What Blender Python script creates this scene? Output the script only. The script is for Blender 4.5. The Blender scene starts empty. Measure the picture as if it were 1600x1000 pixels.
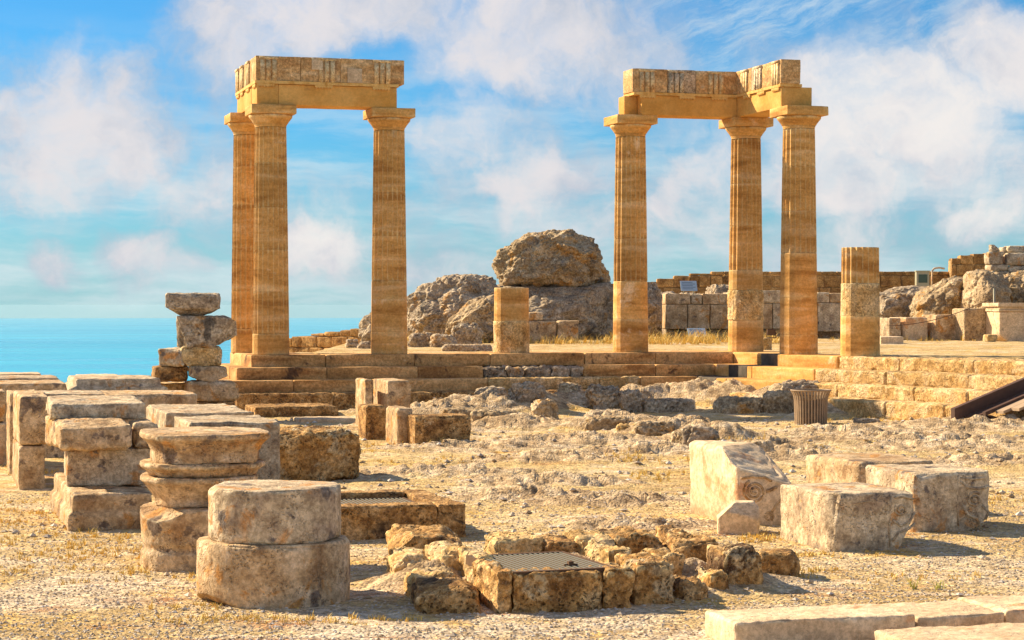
import bpy, math, random
import numpy as np
from mathutils import Vector, Matrix
R = math.radians
sc = bpy.context.scene
# ------------------------------------------------------------------ camera
CAMZ, F, LV = 2.02, 3200.0, 478.0            # eye height, focal length in photo pixels, level line
cam = bpy.data.cameras.new('camera'); camo = bpy.data.objects.new('camera', cam)
sc.collection.objects.link(camo); sc.camera = camo
cam.sensor_width = 36; cam.lens = 36*F/1600.0
cam.clip_start = 0.1; cam.clip_end = 60000
camo.location = (0, 0, CAMZ); camo.rotation_euler = (R(90)-math.atan((500-LV)/F), 0, 0)
# ------------------------------------------------------------------ light
SUN_EL, SUN_AZ = R(33), math.atan2(-.86, .51)      # azimuth from +Y towards +X: sun is to the left, a little behind the temple
sd = Vector((math.sin(SUN_AZ)*math.cos(SUN_EL), math.cos(SUN_AZ)*math.cos(SUN_EL), math.sin(SUN_EL)))
sl = bpy.data.lights.new('sun', 'SUN'); sl.energy = 5.0; sl.angle = R(.6); sl.color = (1, .81, .55)
so = bpy.data.objects.new('sun', sl); sc.collection.objects.link(so)
so.rotation_euler = (-sd).to_track_quat('-Z', 'Y').to_euler()
vs = sc.view_settings; sc.display_settings.display_device = 'sRGB'
vs.view_transform = 'Standard'; vs.look = 'None'; vs.gamma = 1; vs.exposure = 1.0
sc.cycles.use_denoising = True; sc.cycles.max_bounces = 6; sc.cycles.diffuse_bounces = 4
sc.cycles.sample_clamp_indirect = 6

class NT:                                           # tiny node helper
    def __init__(s, tree): s.t = tree; s.n = tree.nodes; s.l = tree.links
    def new(s, kind, **kw):
        n = s.n.new(kind)
        for k, v in kw.items():
            if k.startswith('_'): setattr(n, k[1:], v)
            else:
                key = int(k[1:]) if k[0] == 'i' and k[1:].isdigit() else k
                s.put(n, key, v)
        return n
    def put(s, n, key, v):
        i = n.inputs[key]
        if isinstance(v, bpy.types.NodeSocket): s.l.new(v, i)
        elif isinstance(v, bpy.types.Node): s.l.new(v.outputs[0], i)
        else: i.default_value = v
    def m(s, op, a, b=0.0, c=None, clamp=False):
        n = s.n.new('ShaderNodeMath'); n.operation = op; n.use_clamp = clamp
        s.put(n, 0, a); s.put(n, 1, b)
        if c is not None: s.put(n, 2, c)
        return n.outputs[0]
    def vm(s, op, a, b=None, sc_=None):
        n = s.n.new('ShaderNodeVectorMath'); n.operation = op; s.put(n, 0, a)
        if b is not None: s.put(n, 1, b)
        if sc_ is not None: s.put(n, 3, sc_)
        return n.outputs['Value'] if op in ('LENGTH', 'DOT_PRODUCT', 'DISTANCE') else n.outputs[0]
    def noise(s, vec, scale, detail=6, rough=.55, dist=0.0, out='Fac'):
        n = s.n.new('ShaderNodeTexNoise'); s.put(n, 'Vector', vec); n.inputs['Scale'].default_value = scale
        n.inputs['Detail'].default_value = detail; n.inputs['Roughness'].default_value = rough
        n.inputs['Distortion'].default_value = dist
        return n.outputs[out]
    def step(s, v, a, b, lo=0.0, hi=1.0):
        n = s.n.new('ShaderNodeMapRange'); n.interpolation_type = 'SMOOTHSTEP'
        s.put(n, 0, v); s.put(n, 1, a); s.put(n, 2, b); s.put(n, 3, lo); s.put(n, 4, hi)
        return n.outputs[0]
    def mix(s, f, a, b, mode='MIX'):
        n = s.n.new('ShaderNodeMix'); n.data_type = 'RGBA'; n.blend_type = mode; n.clamp_factor = True
        s.put(n, 0, f); s.put(n, 6, c4(a)); s.put(n, 7, c4(b))
        return n.outputs[2]
def c4(c): return (c[0], c[1], c[2], 1.0) if isinstance(c, (tuple, list)) else c

# ------------------------------------------------------------------ sky
W = bpy.data.worlds.new('World'); sc.world = W; W.use_nodes = True
w = NT(W.node_tree); w.n.clear()
sky = w.n.new('ShaderNodeTexSky'); sky.sky_type = 'NISHITA'; sky.sun_disc = False
sky.sun_elevation = SUN_EL; sky.sun_rotation = SUN_AZ; sky.altitude = 100; sky.air_density = 1.0; sky.dust_density = .3; sky.ozone_density = 2
tc = w.n.new('ShaderNodeTexCoord'); sep = w.new('ShaderNodeSeparateXYZ', i0=tc.outputs['Generated'])
az = w.m('ARCTAN2', sep.outputs[0], sep.outputs[1])
el = w.m('ARCSINE', sep.outputs[2])
vec = w.new('ShaderNodeCombineXYZ', i0=az, i1=el, i2=0.0).outputs[0]
wn = w.noise(vec, 22, 7, .6, out='Color')
wv = w.vm('SCALE', w.vm('SUBTRACT', wn, (.5, .5, .5)), sc_=.035)
wn2 = w.noise(vec, 7, 3, .5, out='Color')
wv2 = w.vm('SCALE', w.vm('SUBTRACT', wn2, (.5, .5, .5)), sc_=.06)
vw = w.vm('ADD', w.vm('ADD', vec, wv), wv2)
flat = w.vm('MULTIPLY', vw, (1, 1, 0))
def pxd(px, py): return (math.atan((px-800)/F), math.atan((LV-py)/F), 0)
def blob(px, py, rx, ry, s, src=flat):
    d = w.vm('LENGTH', w.vm('MULTIPLY', w.vm('SUBTRACT', src, pxd(px, py)), (F/rx, F/ry, 0)))
    return w.step(d, 1.75, .1, 0.0, s)
blobs = [(110,165,150,95,1.),(60,260,160,80,.8),(215,235,120,70,.9),(330,290,130,75,.8),(560,330,160,60,.35),
 (440,45,150,85,1.),(640,20,150,70,.9),(830,55,210,100,1.),(960,95,130,80,.9),(720,215,130,90,.75),(800,280,150,80,.9),(900,370,140,70,.7),
 (235,385,75,42,1.),(88,408,48,26,.9),(300,408,45,22,.6),(515,385,72,48,1.15),(700,400,120,60,.5),
 (1390,180,190,110,1.),(1300,260,160,90,1.),(1240,130,90,70,.6),(1560,110,90,80,1.),(1510,260,140,100,.7),(1080,280,120,110,.8),(1050,170,70,60,.6),(1300,370,160,60,.7),(1560,360,70,50,1.),
 (-300,200,300,120,.8),(-700,300,300,90,.8),(2000,200,300,120,.9),(2500,320,400,100,.9),(700,-500,500,200,.7),(1500,-600,400,200,.7),(-900,-300,500,220,.7),(2900,-300,500,220,.7)]
acc = None
for b in blobs:
    v = blob(*b); acc = v if acc is None else w.m('MAXIMUM', acc, v)
fb = w.noise(vw, 16, 8, .58)
fbig = w.noise(vec, 2.2, 5, .5)                     # clouds for the rest of the dome
far = w.step(w.m('ABSOLUTE', az), .3, .6)
acc = w.m('MAXIMUM', acc, w.m('MULTIPLY', far, w.step(fbig, .42, .62)))
fb2 = w.noise(w.vm('ADD', vw, (4., 2., 0.)), 42, 7, .62)
dens = w.step(w.m('ADD', w.m('ADD', acc, w.m('MULTIPLY', w.m('SUBTRACT', fb, .5), 1.7)), w.m('MULTIPLY', w.m('SUBTRACT', fb2, .5), .6)), .06, .90)
# thin streaks and a milky veil low in the sky
sv = w.vm('MULTIPLY', w.vm('ADD', vec, w.vm('SCALE', wv, sc_=.35)), (4, 26, 1)); st = w.noise(sv, 1.6, 8, .62, .0)
rot = w.new('ShaderNodeVectorRotate', i0=w.vm('ADD', vec, w.vm('SCALE', wv, sc_=.5))); rot.rotation_type = 'Z_AXIS'; rot.inputs['Angle'].default_value = R(-22)
ci = w.noise(w.vm('MULTIPLY', rot.outputs[0], (9, 40, 1)), 1.5, 10, .7, .0)
cirm = w.m('MAXIMUM', blob(1250, 60, 420, 90, 1.), blob(1080, 40, 250, 60, .9))
cir = w.m('MULTIPLY', w.step(ci, .40, .72), cirm)
band = w.m('MULTIPLY', w.step(el, .155, .045), w.step(el, -.03, .012))
veil = w.m('MULTIPLY', w.step(st, .40, .66), w.m('MULTIPLY', band, .85))
thin = w.m('MAXIMUM', w.m('MULTIPLY', cir, .9), veil)
base = w.mix(1.0, sky.outputs[0], (.29, .90, 1.40), 'MULTIPLY')
hz = w.step(el, .10, -.012)
base = w.mix(w.m('MULTIPLY', hz, .68), base, (4.6, 7.3, 8.0))
shade = w.noise(w.vm('ADD', vw, (-.012, .012, 3.)), 15, 8, .6)
sh2 = w.step(w.m('ADD', w.m('MULTIPLY', dens, .2), shade), .46, .78)
sh3 = w.m('MULTIPLY', sh2, 1.0)
warm = blob(515, 370, 90, 50, 1., vec); warm = w.m('MAXIMUM', warm, blob(1400, 170, 220, 150, 1., vec)); warm = w.m('MAXIMUM', warm, blob(1560, 360, 80, 60, 1., vec))
cshade = w.mix(sh3, (5.6, 6.3, 7.5), (9.3, 8.8, 8.9))
ccol = w.mix(w.m('MULTIPLY', w.m('MULTIPLY', warm, .9), w.step(shade, .34, .62)), cshade, (10.8, 10.2, 9.7))
tcol = (8.6, 9.6, 9.9)
col = w.mix(w.m('MULTIPLY', thin, .8), base, tcol)
col = w.mix(w.m('MULTIPLY', dens, w.step(fb2, .2, .65, .66, .96)), col, ccol)
bg = w.new('ShaderNodeBackground', Color=col, Strength=.0435)
wo = w.new('ShaderNodeOutputWorld', Surface=bg.outputs[0])

# ------------------------------------------------------------------ numpy noise
def _h(ix, iy, iz, s):
    h = (ix.astype(np.uint32)*np.uint32(374761393) + iy.astype(np.uint32)*np.uint32(668265263) + iz.astype(np.uint32)*np.uint32(2147483647) + np.uint32((s*2654435761) & 0xffffffff))
    h = (h ^ (h >> np.uint32(13)))*np.uint32(1274126177)
    h = (h ^ (h >> np.uint32(16)))*np.uint32(2246822519)
    return h ^ (h >> np.uint32(15))
def _f(h): return (h & np.uint32(0xffffff)).astype(np.float64)/16777216.0
def vnoise(p, s=0):
    i = np.floor(p).astype(np.int64); f = p-i; u = f*f*f*(f*(f*6-15)+10); r = 0
    for a in (0, 1):
        for b in (0, 1):
            for c in (0, 1):
                h = _h(i[:,0]+a, i[:,1]+b, i[:,2]+c, s)
                g = _f(h)*2-1; g2 = _f(h*np.uint32(2654435761) ^ (h >> np.uint32(7)))*2-1; g3 = _f(h*np.uint32(40503)+np.uint32(977))*2-1
                d = g*(f[:,0]-a)+g2*(f[:,1]-b)+g3*(f[:,2]-c)
                wx = u[:,0] if a else 1-u[:,0]; wy = u[:,1] if b else 1-u[:,1]; wz = u[:,2] if c else 1-u[:,2]
                r = r+d*wx*wy*wz
    return r*1.3
def fbm(p, octv=4, s=0, g=.5):
    r = 0; a = 1; t = 0
    for k in range(octv):
        r = r+a*vnoise(p*(2.03**k)+k*17.3, s+k); t += a; a *= g
    return r/t*1.6
def ridged(p, octv=4, s=0):
    r = 0; a = 1; t = 0
    for k in range(octv):
        r = r+a*(1-2.2*np.abs(vnoise(p*(2.1**k)+k*9.1, s+k))); t += a; a *= .5
    return r/t
def worley(p, s=0):
    i = np.floor(p).astype(np.int64); f1 = np.full(len(p), 9.); f2 = f1.copy()
    for a in (-1, 0, 1):
        for b in (-1, 0, 1):
            for c in (-1, 0, 1):
                x, y, z = i[:,0]+a, i[:,1]+b, i[:,2]+c
                h = _h(x, y, z, s)
                q = np.stack([x+_f(h), y+_f(h*np.uint32(2654435761) ^ (h >> np.uint32(7))), z+_f(h*np.uint32(40503)+np.uint32(977))], 1)
                d = np.sqrt(((q-p)**2).sum(1)); f2 = np.minimum(f2, np.maximum(f1, d)); f1 = np.minimum(f1, d)
    return f1, f2
def sm(x, a, b):
    t = np.clip((x-a)/(b-a), 0, 1); return t*t*(3-2*t)

# ------------------------------------------------------------------ mesh helpers
class MB:
    def __init__(s): s.v = []; s.f = []; s.t = []; s.n = 0
    def add(s, v, f, tint=0.0):
        v = np.asarray(v, float); s.v.append(v); s.f.append(np.asarray(f, np.int64)+s.n); s.t.append(np.full(len(v), tint) if np.isscalar(tint) else tint); s.n += len(v)
    def mesh(s, name, mat, smooth=True):
        v = np.concatenate(s.v); f = [q for q in s.f]
        me = bpy.data.meshes.new(name)
        me.vertices.add(len(v)); me.vertices.foreach_set('co', v.astype(np.float32).ravel())
        loops = np.concatenate([q.ravel() for q in f]); sizes = np.concatenate([np.full(len(q), q.shape[1]) for q in f])
        starts = np.concatenate([[0], np.cumsum(sizes)[:-1]])
        me.loops.add(len(loops)); me.loops.foreach_set('vertex_index', loops.astype(np.int32))
        me.polygons.add(len(sizes)); me.polygons.foreach_set('loop_start', starts.astype(np.int32))
        me.update(calc_edges=True); me.validate()
        at = me.attributes.new('tint', 'FLOAT', 'POINT'); at.data.foreach_set('value', np.concatenate(s.t).astype(np.float32))
        me.polygons.foreach_set('use_smooth', np.full(len(me.polygons), smooth))
        me.materials.append(mat)
        return me
    def build(s, name, mat, parent=None, loc=(0,0,0), rz=0, smooth=True):
        o = bpy.data.objects.new(name, s.mesh(name, mat, smooth)); sc.collection.objects.link(o)
        o.location = loc; o.rotation_euler = (0, 0, rz)
        if parent: o.parent = parent
        return o
def tag(o, label, cat, group=None):
    o['label'] = label; o['category'] = cat
    if group: o['group'] = group
    return o
def thing(name, label, cat, loc=(0,0,0), rz=0, group=None):
    o = bpy.data.objects.new(name, None); sc.collection.objects.link(o); o.empty_display_size = .2
    o.location = loc; o.rotation_euler = (0, 0, rz); return tag(o, label, cat, group)

def axis(L, res, edge):
    n = max(2, int(round(L/res))); u = np.linspace(-1, 1, n+1)
    e = min(.5, edge/(L/2))
    ex = np.array([-1+e*.25, -1+e*.6, -1+e, 1-e, 1-e*.6, 1-e*.25]) if edge > 0 else np.array([])
    u = np.unique(np.round(np.concatenate([u, ex]), 6))
    keep = [u[0]]
    for q in u[1:]:
        if q-keep[-1] > min(e*.2+1e-5, 2/n*.4): keep.append(q)
    keep[-1] = 1.0
    return np.array(keep)
def lattice(ux, uy, uz):
    nx, ny, nz = len(ux)-1, len(uy)-1, len(uz)-1
    I, J, K = np.meshgrid(np.arange(nx+1), np.arange(ny+1), np.arange(nz+1), indexing='ij')
    on = (I == 0)|(I == nx)|(J == 0)|(J == ny)|(K == 0)|(K == nz)
    idx = np.full(on.shape, -1); idx[on] = np.arange(on.sum())
    v = np.stack([ux[I[on]], uy[J[on]], uz[K[on]]], 1)
    fs = []
    def quad(g, flip):
        q = np.stack([g[:-1,:-1], g[1:,:-1], g[1:,1:], g[:-1,1:]], -1).reshape(-1, 4)
        fs.append(q[:, ::-1] if flip else q)
    quad(idx[0,:,:], True); quad(idx[nx,:,:], False)
    quad(idx[:,0,:], False); quad(idx[:,ny,:], True)
    quad(idx[:,:,0], True); quad(idx[:,:,nz], False)
    return v, np.concatenate(fs)
def hexa(wd, dp, ht, res=.05, rnd=.03, amp=.008, freq=3., crag=0., cf=4., seed=0, plan=0., cuts=(), prof=None, worn=.8, rim=0.):
    """rough stone block, base centre at the origin; returns verts, faces"""
    half = np.array([wd/2, dp/2, ht/2])
    u, f = lattice(axis(wd, res, rnd), axis(dp, res, rnd), axis(ht, res, rnd))
    p = u*half
    sp = p+seed*7.31
    rr = rnd*(1+worn*1.6*fbm(sp*2.6, 3, seed+5))
    rr = np.clip(rr, rnd*.25, min(half)*.98)[:, None]
    inner = np.clip(p, -(half-rr), half-rr); d = p-inner
    L = np.linalg.norm(d, axis=1, keepdims=True); n = d/np.maximum(L, 1e-9)
    p = inner+n*rr
    if plan:
        a = p/half; q = p.copy()
        q[:,0] = half[0]*a[:,0]*np.sqrt(np.maximum(0, 1-a[:,1]**2/2)); q[:,1] = half[1]*a[:,1]*np.sqrt(np.maximum(0, 1-a[:,0]**2/2))
        p = p*(1-plan)+q*plan
    for c in cuts:                                   # (nx,ny,nz,dist) in half-size units
        m = np.array(c[:3], float); m = m/half; ln = np.linalg.norm(m); dist = c[3]/ln; m = m/ln
        wob = .03*min(wd, ht)*fbm(sp*3.5, 4, seed+11)
        s = p@m-dist-wob; s = np.where(s > 0, s, 0); p = p-s[:,None]*m
    t = (p[:,2]+half[2])/ht
    if prof is not None:
        ins = np.interp(t, [a for a, b in prof], [b for a, b in prof])
        p[:,0] *= 1-ins/half[0]; p[:,1] *= 1-ins/half[1]
    dis = amp*fbm(sp*freq, 6, seed, .56)
    ef = 1-np.abs(n).max(1)
    dis = dis-min(2.2*rnd, .08)*ef*np.clip(fbm(sp*min(9, 2.2/max(.12, min(wd, ht, dp))**.7), 5, seed+21, .6)*1.6+.12, 0, 1)
    if crag:
        wq = sp*cf*.75+.5*np.stack([fbm(sp*cf*.5, 3, 3), fbm(sp*cf*.5, 3, 13), fbm(sp*cf*.5, 3, 23)], 1)
        f1, f2 = worley(wq, seed)
        dis = dis+crag*1.1*(np.minimum(f2-f1, .28)-.2)*1.6+crag*.8*(ridged(sp*cf*1.1, 5, seed+2)-.4)*.7
    p = p+n*dis[:,None]
    p[:,2] += half[2]
    return p, f
def place(v, loc, rz):
    c, s = math.cos(rz), math.sin(rz); q = v.copy()
    q[:,0] = loc[0]+c*v[:,0]-s*v[:,1]; q[:,1] = loc[1]+s*v[:,0]+c*v[:,1]; q[:,2] = loc[2]+v[:,2]
    return q
def tube(pts, r, seg=8, closed=False):
    pts = [Vector(p) for p in pts]; vs_ = []; fs = []; n = len(pts)
    for i, p in enumerate(pts):
        a = pts[max(0, i-1)]; b = pts[min(n-1, i+1)]; d = (b-a).normalized()
        up = Vector((0, 0, 1)) if abs(d.z) < .9 else Vector((1, 0, 0)); x = d.cross(up).normalized(); y = x.cross(d)
        rr = r[i] if isinstance(r, (list, tuple)) else r
        for k in range(seg):
            t = 2*math.pi*k/seg; vs_.append(tuple(p+x*math.cos(t)*rr+y*math.sin(t)*rr))
    for i in range(n-1):
        for k in range(seg):
            k2 = (k+1) % seg; fs.append((i*seg+k, i*seg+k2, (i+1)*seg+k2, (i+1)*seg+k))
    for e, o in ((0, 0), ((n-1)*seg, 1)):
        vs_.append(tuple(pts[0] if not o else pts[-1])); c = len(vs_)-1
        for k in range(seg):
            k2 = (k+1) % seg; fs.append((c, e+k, e+k2, c) if o else (c, e+k2, e+k, c))
    q = [x for x in fs if len(set(x)) == 4]; t3 = [(x[0], x[1], x[2]) for x in fs if len(set(x)) == 3]
    return np.array(vs_), np.array(q), np.array(t3)
def add_tube(mb, pts, r, seg=8):
    v, q, t = tube(pts, r, seg); base = mb.n; mb.add(v, q); mb.f.append(t+base)
def boxv(x0, x1, y0, y1, z0, z1):
    v = np.array([(x0,y0,z0),(x1,y0,z0),(x1,y1,z0),(x0,y1,z0),(x0,y0,z1),(x1,y0,z1),(x1,y1,z1),(x0,y1,z1)], float)
    return v, np.array([(0,3,2,1),(4,5,6,7),(0,1,5,4),(1,2,6,5),(2,3,7,6),(3,0,4,7)])

# ------------------------------------------------------------------ materials
def warmc(c):
    l = .3*c[0]+.5*c[1]+.2*c[2]; q = [l+(x-l)*1.12 for x in c]
    return (max(.01, q[0]*1.0), max(.01, q[1]*.93), max(.01, q[2]*.80))
def stone(name, cols, scale=2.0, streak=(1,1,1), patch=None, patch_t=(.52,.66), fine=.25, pit=0., pit_s=30, bump=.5, bump_d=.02, bscale=9, patch2=None, p2_t=(.6,.7), p2s=1.3, rough=.92, pscale=1.6, band=0., warp=.0, sp=0., grit=0.):
    m = bpy.data.materials.new(name); m.use_nodes = True; t = NT(m.node_tree); t.n.clear()
    tcn = t.n.new('ShaderNodeTexCoord'); oi = t.n.new('ShaderNodeObjectInfo')
    off = t.vm('SCALE', t.new('ShaderNodeCombineXYZ', i0=oi.outputs['Random'], i1=oi.outputs['Random'], i2=oi.outputs['Random']).outputs[0], sc_=37.)
    at = t.n.new('ShaderNodeAttribute'); at.attribute_name = 'tint'
    off2 = t.vm('SCALE', t.new('ShaderNodeCombineXYZ', i0=at.outputs['Fac'], i1=at.outputs['Fac'], i2=at.outputs['Fac']).outputs[0], sc_=61.)
    P = t.vm('ADD', t.vm('ADD', tcn.outputs['Object'], off), off2)
    S = t.vm('MULTIPLY', P, streak)
    n1 = t.noise(S, scale, 8, .62, warp)
    r = t.n.new('ShaderNodeValToRGB'); t.put(r, 0, n1); e = r.color_ramp.elements
    k = len(cols); cols = [warmc(q) for q in cols]; patch = patch and warmc(patch); patch2 = patch2 and warmc(patch2)
    pos = [.37+.27*i/(k-1) for i in range(k)]
    e[0].position = pos[0]; e[0].color = c4(cols[0]); e[1].position = pos[-1]; e[1].color = c4(cols[-1])
    for i in range(1, k-1): q = e.new(pos[i]); q.color = c4(cols[i])
    c = r.outputs[0]
    if patch: patch_t = ((patch_t[0]+patch_t[1])/2-.035, (patch_t[0]+patch_t[1])/2+.035)
    if patch2: p2_t = ((p2_t[0]+p2_t[1])/2-.03, (p2_t[0]+p2_t[1])/2+.03)
    if patch:
        c = t.mix(t.step(t.noise(P, pscale, 7, .62, .6), *patch_t), c, patch)
    if patch2:
        c = t.mix(t.step(t.noise(t.vm('ADD', P, (5., 9., 3.)), p2s, 8, .65, .3), *p2_t), c, patch2)
    nf = t.noise(P, scale*14, 6, .7)
    c = t.mix(1.0, c, t.mix(nf, (1-fine*1.6,)*3, (1+fine*1.2,)*3), 'MULTIPLY')
    geo = t.n.new('ShaderNodeNewGeometry')             # rubbed, paler stone along worn arrises
    wear = t.m('MULTIPLY', t.step(geo.outputs['Pointiness'], .515, .58), t.step(t.noise(P, 7, 5, .7), .38, .55))
    c = t.mix(t.m('MULTIPLY', wear, .65), c, tuple(min(.85, q*1.18+.06) for q in cols[-1]))
    if grit:
        g1 = t.step(t.noise(P, 21, 8, .78), .40, .60); g2 = t.step(t.noise(P, 6.5, 7, .7), .36, .64)
        c = t.mix(1.0, c, t.mix(g1, (1-grit*1.05, 1-grit*1.15, 1-grit*1.25), (1+grit*.5,)*3), 'MULTIPLY')
        c = t.mix(1.0, c, t.mix(g2, (1-grit*.55, 1-grit*.6, 1-grit*.65), (1+grit*.35,)*3), 'MULTIPLY')
    if sp:                                            # pale and dark specks
        vs3 = t.new('ShaderNodeTexVoronoi', Vector=P, Scale=55.)
        c = t.mix(t.m('MULTIPLY', t.step(vs3.outputs['Distance'], .22, .12), sp), c, t.mix(t.noise(P, 19, 2), (.12, .09, .06), (.85, .76, .62)))
    ht = t.m('MULTIPLY', t.noise(P, bscale, 9, .66), 1.0)
    if band:
        ht = t.m('ADD', ht, t.m('MULTIPLY', n1, band))
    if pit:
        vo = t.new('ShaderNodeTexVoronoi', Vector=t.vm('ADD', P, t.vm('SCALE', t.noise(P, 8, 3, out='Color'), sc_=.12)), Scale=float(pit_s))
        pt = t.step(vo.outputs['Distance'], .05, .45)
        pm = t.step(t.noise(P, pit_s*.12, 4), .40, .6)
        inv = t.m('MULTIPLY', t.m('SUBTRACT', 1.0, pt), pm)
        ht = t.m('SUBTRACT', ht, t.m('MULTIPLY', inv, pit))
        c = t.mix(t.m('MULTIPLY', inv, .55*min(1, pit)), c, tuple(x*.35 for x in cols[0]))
    bright = t.m('ADD', 1.0, t.m('MULTIPLY', at.outputs['Fac'], 1.0))
    rb = t.m('ADD', .93, t.m('MULTIPLY', oi.outputs['Random'], .14))
    bb = t.m('MULTIPLY', bright, rb)
    c = t.mix(1.0, c, t.new('ShaderNodeCombineXYZ', i0=bb, i1=bb, i2=bb).outputs[0], 'MULTIPLY')
    bn = t.new('ShaderNodeBump', Strength=bump, Distance=bump_d, Height=ht)
    b = t.new('ShaderNodeBsdfPrincipled', Roughness=rough, Normal=bn.outputs[0]); t.put(b, 'Base Color', c)
    b.inputs['Specular IOR Level'].default_value = .2
    t.new('ShaderNodeOutputMaterial', Surface=b.outputs[0])
    return m
def plain(name, c, rough=.6, metal=0., n=.2, sc_=20., spec=.4):
    m = bpy.data.materials.new(name); m.use_nodes = True; t = NT(m.node_tree); t.n.clear()
    P = t.n.new('ShaderNodeTexCoord').outputs['Object']
    k = t.noise(P, sc_, 6, .6)
    col_ = t.mix(1.0, c, t.mix(k, (1-n*1.5,)*3, (1+n*1.5,)*3), 'MULTIPLY')
    b = t.new('ShaderNodeBsdfPrincipled', Roughness=rough, Metallic=metal); t.put(b, 'Base Color', col_)
    b.inputs['Specular IOR Level'].default_value = spec
    bn = t.new('ShaderNodeBump', Strength=.3, Distance=.004, Height=k); t.put(b, 'Normal', bn.outputs[0])
    t.new('ShaderNodeOutputMaterial', Surface=b.outputs[0]); return m

M = {}
M['poros'] = stone('golden_poros_stone', [(.47,.26,.10),(.63,.39,.16),(.71,.46,.21),(.80,.58,.34)], 1.1, (.55,.55,3.8), (.50,.29,.13), (.60,.74), .16, .15, 60, .5, .012, 14, (.80,.62,.42), (.60,.70), 1.1, band=.2, warp=.5, sp=.25, grit=.16)
M['beam'] = stone('smooth_ochre_stone', [(.58,.34,.12),(.66,.41,.16),(.72,.47,.20)], 1.2, (1,1,1.6), (.50,.29,.12), (.6,.8), .10, 0, 30, .3, .008, 12, grit=.10)
M['frieze'] = stone('weathered_frieze_stone', [(.50,.31,.16),(.62,.41,.22),(.68,.49,.29),(.76,.59,.40)], 1.5, (.7,.7,3.), (.42,.28,.17), (.58,.70), .2, .4, 44, .6, .015, 12, (.72,.58,.42), (.58,.68), 1.4, band=.3, warp=.6, grit=.28)
M['old'] = stone('pitted_ancient_block', [(.46,.37,.28),(.62,.51,.40),(.72,.63,.52)], 3., (1,1,1), (.24,.18,.13), (.54,.66), .3, 1.2, 34, .8, .02, 14, grit=.4)
M['rough'] = stone('rough_shell_stone', [(.50,.34,.16),(.68,.50,.27),(.80,.65,.42)], 3., (1,1,1), (.76,.62,.42), (.50,.62), .3, .9, 30, .9, .03, 12, sp=.3, grit=.34)
M['steps'] = stone('stained_step_stone', [(.36,.21,.10),(.55,.35,.17),(.66,.44,.23),(.72,.52,.30)], 1.1, (.6,.6,2.4), (.14,.09,.06), (.56,.70), .22, .25, 40, .5, .014, 10, (.70,.54,.36), (.60,.70), 1.2, band=.2, warp=.6, grit=.28)
M['marble'] = stone('grey_limestone', [(.40,.33,.27),(.56,.48,.38),(.68,.60,.48),(.78,.71,.60)], 3.6, (1,1,1), (.58,.35,.18), (.54,.66), .3, .6, 46, .9, .022, 15, (.22,.20,.20), (.56,.68), 4.2, sp=.4, pscale=2.8, grit=.30)
M['marble2'] = stone('warm_limestone', [(.40,.28,.18),(.56,.43,.29),(.68,.55,.40),(.76,.64,.50)], 3.4, (1,1,1), (.62,.36,.16), (.55,.65), .3, .6, 42, .9, .022, 15, (.25,.20,.17), (.55,.67), 3.8, sp=.4, pscale=2.6, grit=.28)
M['brown'] = stone('brown_conglomerate', [(.28,.17,.085),(.50,.32,.15),(.68,.50,.29)], 5., (1,1,1), (.14,.10,.065), (.55,.67), .35, 1.2, 30, 1., .03, 14, (.66,.54,.38), (.60,.68), 3., sp=.4, grit=.45)
M['orange'] = stone('orange_conglomerate', [(.37,.22,.10),(.60,.39,.18),(.76,.58,.35)], 4., (1,1,1), (.17,.11,.07), (.55,.66), .35, 1.2, 30, 1., .03, 14, (.68,.57,.40), (.53,.63), 2.8, sp=.4, grit=.45)
M['rock'] = stone('grey_bedrock', [(.30,.26,.22),(.48,.42,.35),(.64,.58,.49)], 1.8, (1,1,1.8), (.48,.32,.17), (.56,.68), .3, .7, 12, 1., .06, 5, (.17,.16,.15), (.56,.70), 1.6, warp=.3, grit=.4)
M['rock2'] = stone('ochre_streaked_bedrock', [(.31,.25,.18),(.52,.43,.31),(.68,.60,.48)], 1.7, (1,1,1.6), (.52,.33,.15), (.53,.65), .3, .7, 10, 1., .06, 5, (.30,.28,.26), (.53,.66), 1.2, warp=.3, grit=.4)
M['lichen'] = stone('lichen_spotted_rock', [(.38,.31,.23),(.54,.45,.33),(.66,.57,.44)], 1.8, (1,1,1), (.66,.45,.05), (.62,.68), .3, .7, 12, 1., .05, 6, (.24,.21,.18), (.58,.70), 1.4, grit=.35)
M['wallst'] = stone('brown_wall_stone', [(.32,.19,.09),(.50,.32,.15),(.62,.43,.22)], 3., (1,1,1), (.22,.15,.09), (.55,.7), .3, .6, 14, .8, .03, 8, grit=.35)
M['pale'] = stone('pale_slab_stone', [(.62,.50,.38),(.72,.60,.46),(.79,.69,.56)], 1.6, (1,1,1), (.66,.43,.28), (.52,.7), .14, .5, 60, .7, .012, 18, (.36,.30,.24), (.62,.72), 3.6, grit=.22)
M['dark'] = stone('dark_replacement_block', [(.07,.07,.065),(.11,.10,.09),(.16,.14,.12)], 4., (1,1,1), None, fine=.2, bump=.3, bump_d=.01)
M['steel'] = plain('galvanised_steel', (.24,.23,.17), .55, .2, .1)
M['rust'] = plain('rusty_iron', (.13,.07,.035), .8, .2, .3)
M['woodd'] = plain('dark_stained_wood', (.10,.05,.03), .65, 0, .4, 8)
M['woodp'] = plain('sun_bleached_planks', (.42,.30,.19), .8, 0, .2, 6)
M['binwood'] = plain('weathered_brown_slats', (.34,.24,.15), .7, 0, .3, 12)
M['binlight'] = plain('grey_liner', (.03,.025,.02), .8)
M['sign'] = plain('pale_blue_panel', (.38,.50,.60), .3, 0, .05)
M['white'] = plain('white_marble_trim', (.72,.66,.58), .7, 0, .1)
M['boxgrey'] = plain('grey_green_box', (.40,.38,.26), .5, 0, .1)
M['glass'] = plain('dark_green_glass', (.06,.09,.06), .15)
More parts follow.
